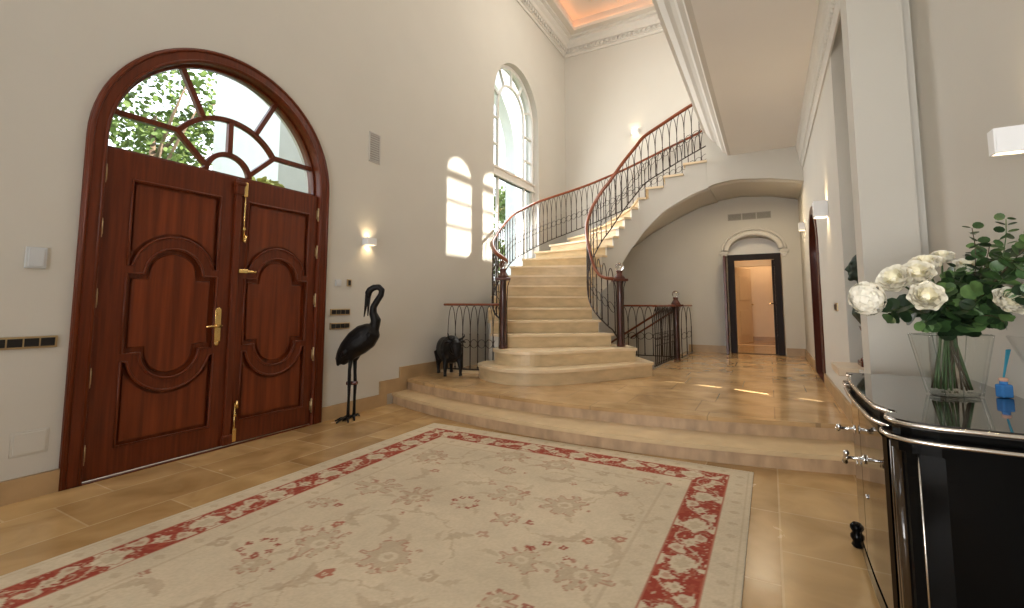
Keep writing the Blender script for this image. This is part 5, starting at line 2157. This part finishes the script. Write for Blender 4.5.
# reed diffuser
DX, DYY = 0.762, 2.462
df = thing('reed_diffuser', 'small blue reed diffuser bottle with blue sticks beside the vase', 'diffuser', (DX, DYY, 0.85))
mb = MB()
mb.box((DX, DYY, 0.85 + 0.026), (0.044, 0.030, 0.050), (0, 0, YAW), bev=0.006)
mb.lathe([(0.012, 0.05), (0.012, 0.062)], (DX, DYY, 0.85), 12)
mb.build('bottle', 'diff_blue', df)
mb = MB()
mb.lathe([(0.010, 0.060), (0.014, 0.063), (0.014, 0.071), (0.009, 0.075)], (DX, DYY, 0.85), 14)
mb.build('collar', 'diff_collar', df)
for i in range(5):
    mb = MB()
    a = YAW
    lean = 0.020 + 0.002 * i
    mb.tube([(DX - 0.003, DYY, 0.90), (DX + math.cos(a) * lean * 0.5, DYY + math.sin(a) * lean * 0.5, 0.965), (DX + math.cos(a) * lean + 0.002 * i, DYY + math.sin(a) * lean + 0.003 * (i - 2), 1.03)], 0.0026, 6)
    mb.build('reed', 'diff_reed', df)
# second glass vessel, only its rim tip reaches into the picture
gc = CP(1041, 345, 1.70)
gv = thing('glass_vase', 'conical clear glass vessel cut off by the right edge of the picture', 'vase', (gc.x, gc.y, 0.85))
mb = MB()
zt_ = gc.z - 0.85 + 0.03
mb.lathe([(0.035, 0.0), (0.038, 0.006), (0.009, 0.018), (0.010, 0.05), (0.085, zt_ - 0.002), (0.087, zt_), (0.0885, zt_ - 0.002), (0.014, 0.046), (0.012, 0.02), (0.03, 0.008)], (gc.x, gc.y, 0.85), 28)
mb.build('vase_body', 'pane', gv)

# ------------------------------------------------------------------ outdoors
mb = MB()
mb.span((-40, -20, -0.5), (XL - 0.3, 40, -0.12))
tag(mb.build('garden_ground', 'grass'), None, None, kind='structure')
mb = MB()      # white wing and loggia of the house
mb.span((-8.2, 4.3, -0.4), (-6.4, 6.0, 7.5))
struct('wall_exterior_wing', mb, 'outside_white')
mb = MB()
mb.plate([(8.3, -0.4), (14.5, -0.4), (14.5, 8.5), (5.5, 8.5), (5.5, 5.6), (7.2, 5.6)], [], 0.3, mat_left(-5.9)) if False else mb.plate(rect(8.9 - 3.2, 15.0, -0.4, 9.0), [arch(7.2, 10.6, -0.39, 5.1)], 0.3, mat_left(-5.9))
struct('wall_loggia', mb, 'outside_white')


def tree(label, x, y, h, r, mt, seed, n=4200):
    t = thing('tree', label, 'tree', (x, y, -0.12), group=None)
    rg = random.Random(seed)
    mb = MB()
    mb.tube([(x, y, -0.2), (x + 0.1, y, h * 0.4), (x - 0.1, y + 0.1, h * 0.75)], [0.16, 0.12, 0.05], 8)
    for i in range(5):
        a = rg.uniform(0, 6.28)
        mb.tube([(x, y, h * 0.35 + i * 0.06 * h), (x + math.cos(a) * r * 0.5, y + math.sin(a) * r * 0.5, h * 0.5 + i * 0.07 * h), (x + math.cos(a) * r * 0.85, y + math.sin(a) * r * 0.85, h * 0.6 + i * 0.07 * h)], [0.06, 0.04, 0.015], 6)
    mb.build('trunk', 'bark', t)
    mb = MB()
    lumps = [(rg.uniform(-.6, .6) * r, rg.uniform(-.6, .6) * r, h * rg.uniform(0.42, 0.92), r * rg.uniform(0.3, 0.5)) for _ in range(14)]
    for i in range(n):
        lx, ly, lz, lr = rg.choice(lumps)
        d_ = Vector((rg.gauss(0, 1), rg.gauss(0, 1), rg.gauss(0, 1))).normalized() * lr * rg.uniform(0.5, 1.05)
        p = Vector((x + lx, y + ly, lz)) + d_
        e = Vector((rg.gauss(0, 1), rg.gauss(0, 1), rg.gauss(0, .6))).normalized()
        leaf_disc(mb, p, e, Vector((rg.gauss(0, 1), rg.gauss(0, 1), 1)), rg.uniform(0.035, 0.075), 1.4)
    mb.build('crown', mt, t)


tree('yellow green leafy tree outside, seen through the left of the door fanlight', -9.6, 2.0, 6.6, 1.5, 'tree_leaf_yellow', 21)
tree('green leafy tree outside behind the fanlight centre', -14.5, 6.0, 8.5, 2.1, 'tree_leaf', 22)
tree('slim young tree outside by the white house wing behind the lower right fanlight pane', -5.9, 3.85, 3.3, 0.42, 'tree_leaf_yellow', 23, 1800)
tree('green tree outside behind the lower panes of the stair window', -9.6, 17.0, 6.4, 1.9, 'tree_leaf', 24, 4200)
tree('yellow green tree outside beside the lower left stair window panes', -10.6, 13.4, 6.0, 1.2, 'tree_leaf_yellow', 25, 3600)

# ------------------------------------------------------------------ light
sun = bpy.data.lights.new('sun', 'SUN')
sun.energy = 14.0
sun.angle = R(0.6)
sun.color = (1.0, 0.93, 0.80)
so = bpy.data.objects.new('sun', sun)
COL.objects.link(so)
so.rotation_euler = Vector((-1, -0.3, -0.75)).to_track_quat('-Z', 'Y').to_euler()

wd = bpy.data.worlds.new('world')
scene.world = wd
wd.use_nodes = True
nt = wd.node_tree
bg = nt.nodes['Background']
tc = nt.nodes.new('ShaderNodeTexCoord')
sx = nt.nodes.new('ShaderNodeSeparateXYZ')
rp_ = nt.nodes.new('ShaderNodeValToRGB')
rp_.color_ramp.elements[0].position = 0.45
rp_.color_ramp.elements[0].color = (0.95, 0.95, 0.92, 1)
rp_.color_ramp.elements[1].position = 0.95
rp_.color_ramp.elements[1].color = (0.62, 0.80, 1.0, 1)
mr = nt.nodes.new('ShaderNodeMapRange')
mr.inputs['From Min'].default_value = -1
nt.links.new(tc.outputs['Generated'], sx.inputs[0])
nt.links.new(sx.outputs['Z'], mr.inputs['Value'])
nt.links.new(mr.outputs['Result'], rp_.inputs['Fac'])
nt.links.new(rp_.outputs['Color'], bg.inputs['Color'])
bg.inputs['Strength'].default_value = 4.5


def area(name, loc, target, sx_, sy_, energy, col):
    l = bpy.data.lights.new(name, 'AREA')
    l.shape = 'RECTANGLE'
    l.size, l.size_y = sx_, sy_
    l.energy = energy
    l.color = col
    o = bpy.data.objects.new(name, l)
    o.location = loc
    o.rotation_euler = (Vector(target) - Vector(loc)).to_track_quat('-Z', 'Y').to_euler()
    COL.objects.link(o)
    return o


WARM = (1.0, 0.93, 0.82)
DAY = (1.0, 0.98, 0.95)
# daylight stand-ins: area lights added at the french windows behind the viewer
area('daylight_fill', (-2.2, YR + 0.12, 1.6), (-2.2, 4, 1.4), 3.4, 2.8, 22, DAY)
area('daylight_fill', (-2.2, YR + 0.12, 5.3), (-2.2, 5, 3.2), 2.8, 1.4, 35, DAY)
# daylight stand-ins: area lights added inside the upper gallery and stair windows
area('daylight_fill', (XR2 - 0.12, 7.7, 6.2), (-3.5, 7.4, 3.5), 1.6, 1.6, 85, WARM)
area('daylight_fill', (XL + 0.12, WC, 4.0), (0, WC, 3.0), 1.5, 3.0, 160, DAY)
# lamps: hall behind the doorway
pl = area('hall_lamp', (-0.35, 11.3, HZ - 0.05), (-0.35, 11.3, 0), 0.5, 0.5, 16, (1.0, 0.62, 0.32))
pl = area('hall_lamp', (-0.2, 13.0, HZ - 0.05), (-0.2, 13.0, 0), 0.5, 0.5, 16, (1.0, 0.62, 0.32))
ul_ = area('daylight_fill', (-0.5, YR + 0.12, 0.9), (0.1, 5.0, 3.7), 2.2, 1.4, 75, (1, 0.98, 0.96))
ul_.data.spread = R(100)     # added uplight that brightens the gallery soffit
area('passage_fill', (-0.25, 8.75, 3.1), (-0.25, 8.75, 0), 0.5, 0.4, 26, (1.0, 0.80, 0.52))  # added fill under the arch, no fitting there
# added spots without fittings; narrow beams imitate sun streaks on the platform floor
for (xa_, ya_, xb_, yb_, en) in ((-1.19, 6.015, -0.90, 5.985, 1500), (-0.81, 5.94, -0.48, 5.855, 2600), (-0.40, 5.83, -0.03, 5.667, 4200), (0.19, 5.61, 0.44, 5.50, 2000)):
    mx_, my_ = (xa_ + xb_) / 2, (ya_ + yb_) / 2
    ln_ = math.hypot(xb_ - xa_, yb_ - ya_)
    o = spot((mx_, my_, ZS - 0.02), (0, 0, math.atan2(yb_ - ya_, xb_ - xa_)), en, 2 * math.degrees(math.atan(ln_ / 2 / (ZS - PZ))), (1, 0.93, 0.78), 0.25, 0.004)
    o.scale = (1, 0.17, 1)
area('ceiling_fill', (-2.0, 2.2, ZC + 0.2), (-2.0, 2.2, 0), 1.2, 1.2, 60, WARM)  # added fill light up in the recess, no fitting behind it
area('ceiling_fill', (-2.0, 7.0, ZC + 0.2), (-2.0, 7.0, 0), 1.2, 1.2, 80, WARM)  # second added fill, above the stairs

GROUPS = {'wall_light': 'white box wall lights', 'newel_post': 'newel posts of the staircase', 'balustrade': 'iron balustrades round the staircase',
          'white_rose': 'white roses in the vase', 'eucalyptus_sprig': 'eucalyptus sprigs in the vase', 'tree': 'trees outside the house',
          'switch_plate': 'brass framed switches', 'sloping_handrail': 'handrails of the cellar steps', 'air_vent': 'air vents in the walls', 'glass_vase': 'glass vases on the console'}
for o in scene.objects:
    k = o.name.split('.')[0]
    if o.parent is None and k in GROUPS:
        o['group'] = GROUPS[k]

scene.view_settings.view_transform = 'Standard'
scene.view_settings.look = 'None'
scene.view_settings.gamma = 1
scene.view_settings.use_curve_mapping = False
scene.view_settings.exposure = -0.3
scene.cycles.use_denoising = True
scene.cycles.max_bounces = 10
scene.cycles.diffuse_bounces = 6
scene.cycles.transmission_bounces = 10
scene.cycles.transparent_max_bounces = 12
scene.cycles.sample_clamp_indirect = 6
scene.cycles.caustics_reflective = False
scene.cycles.caustics_refractive = False
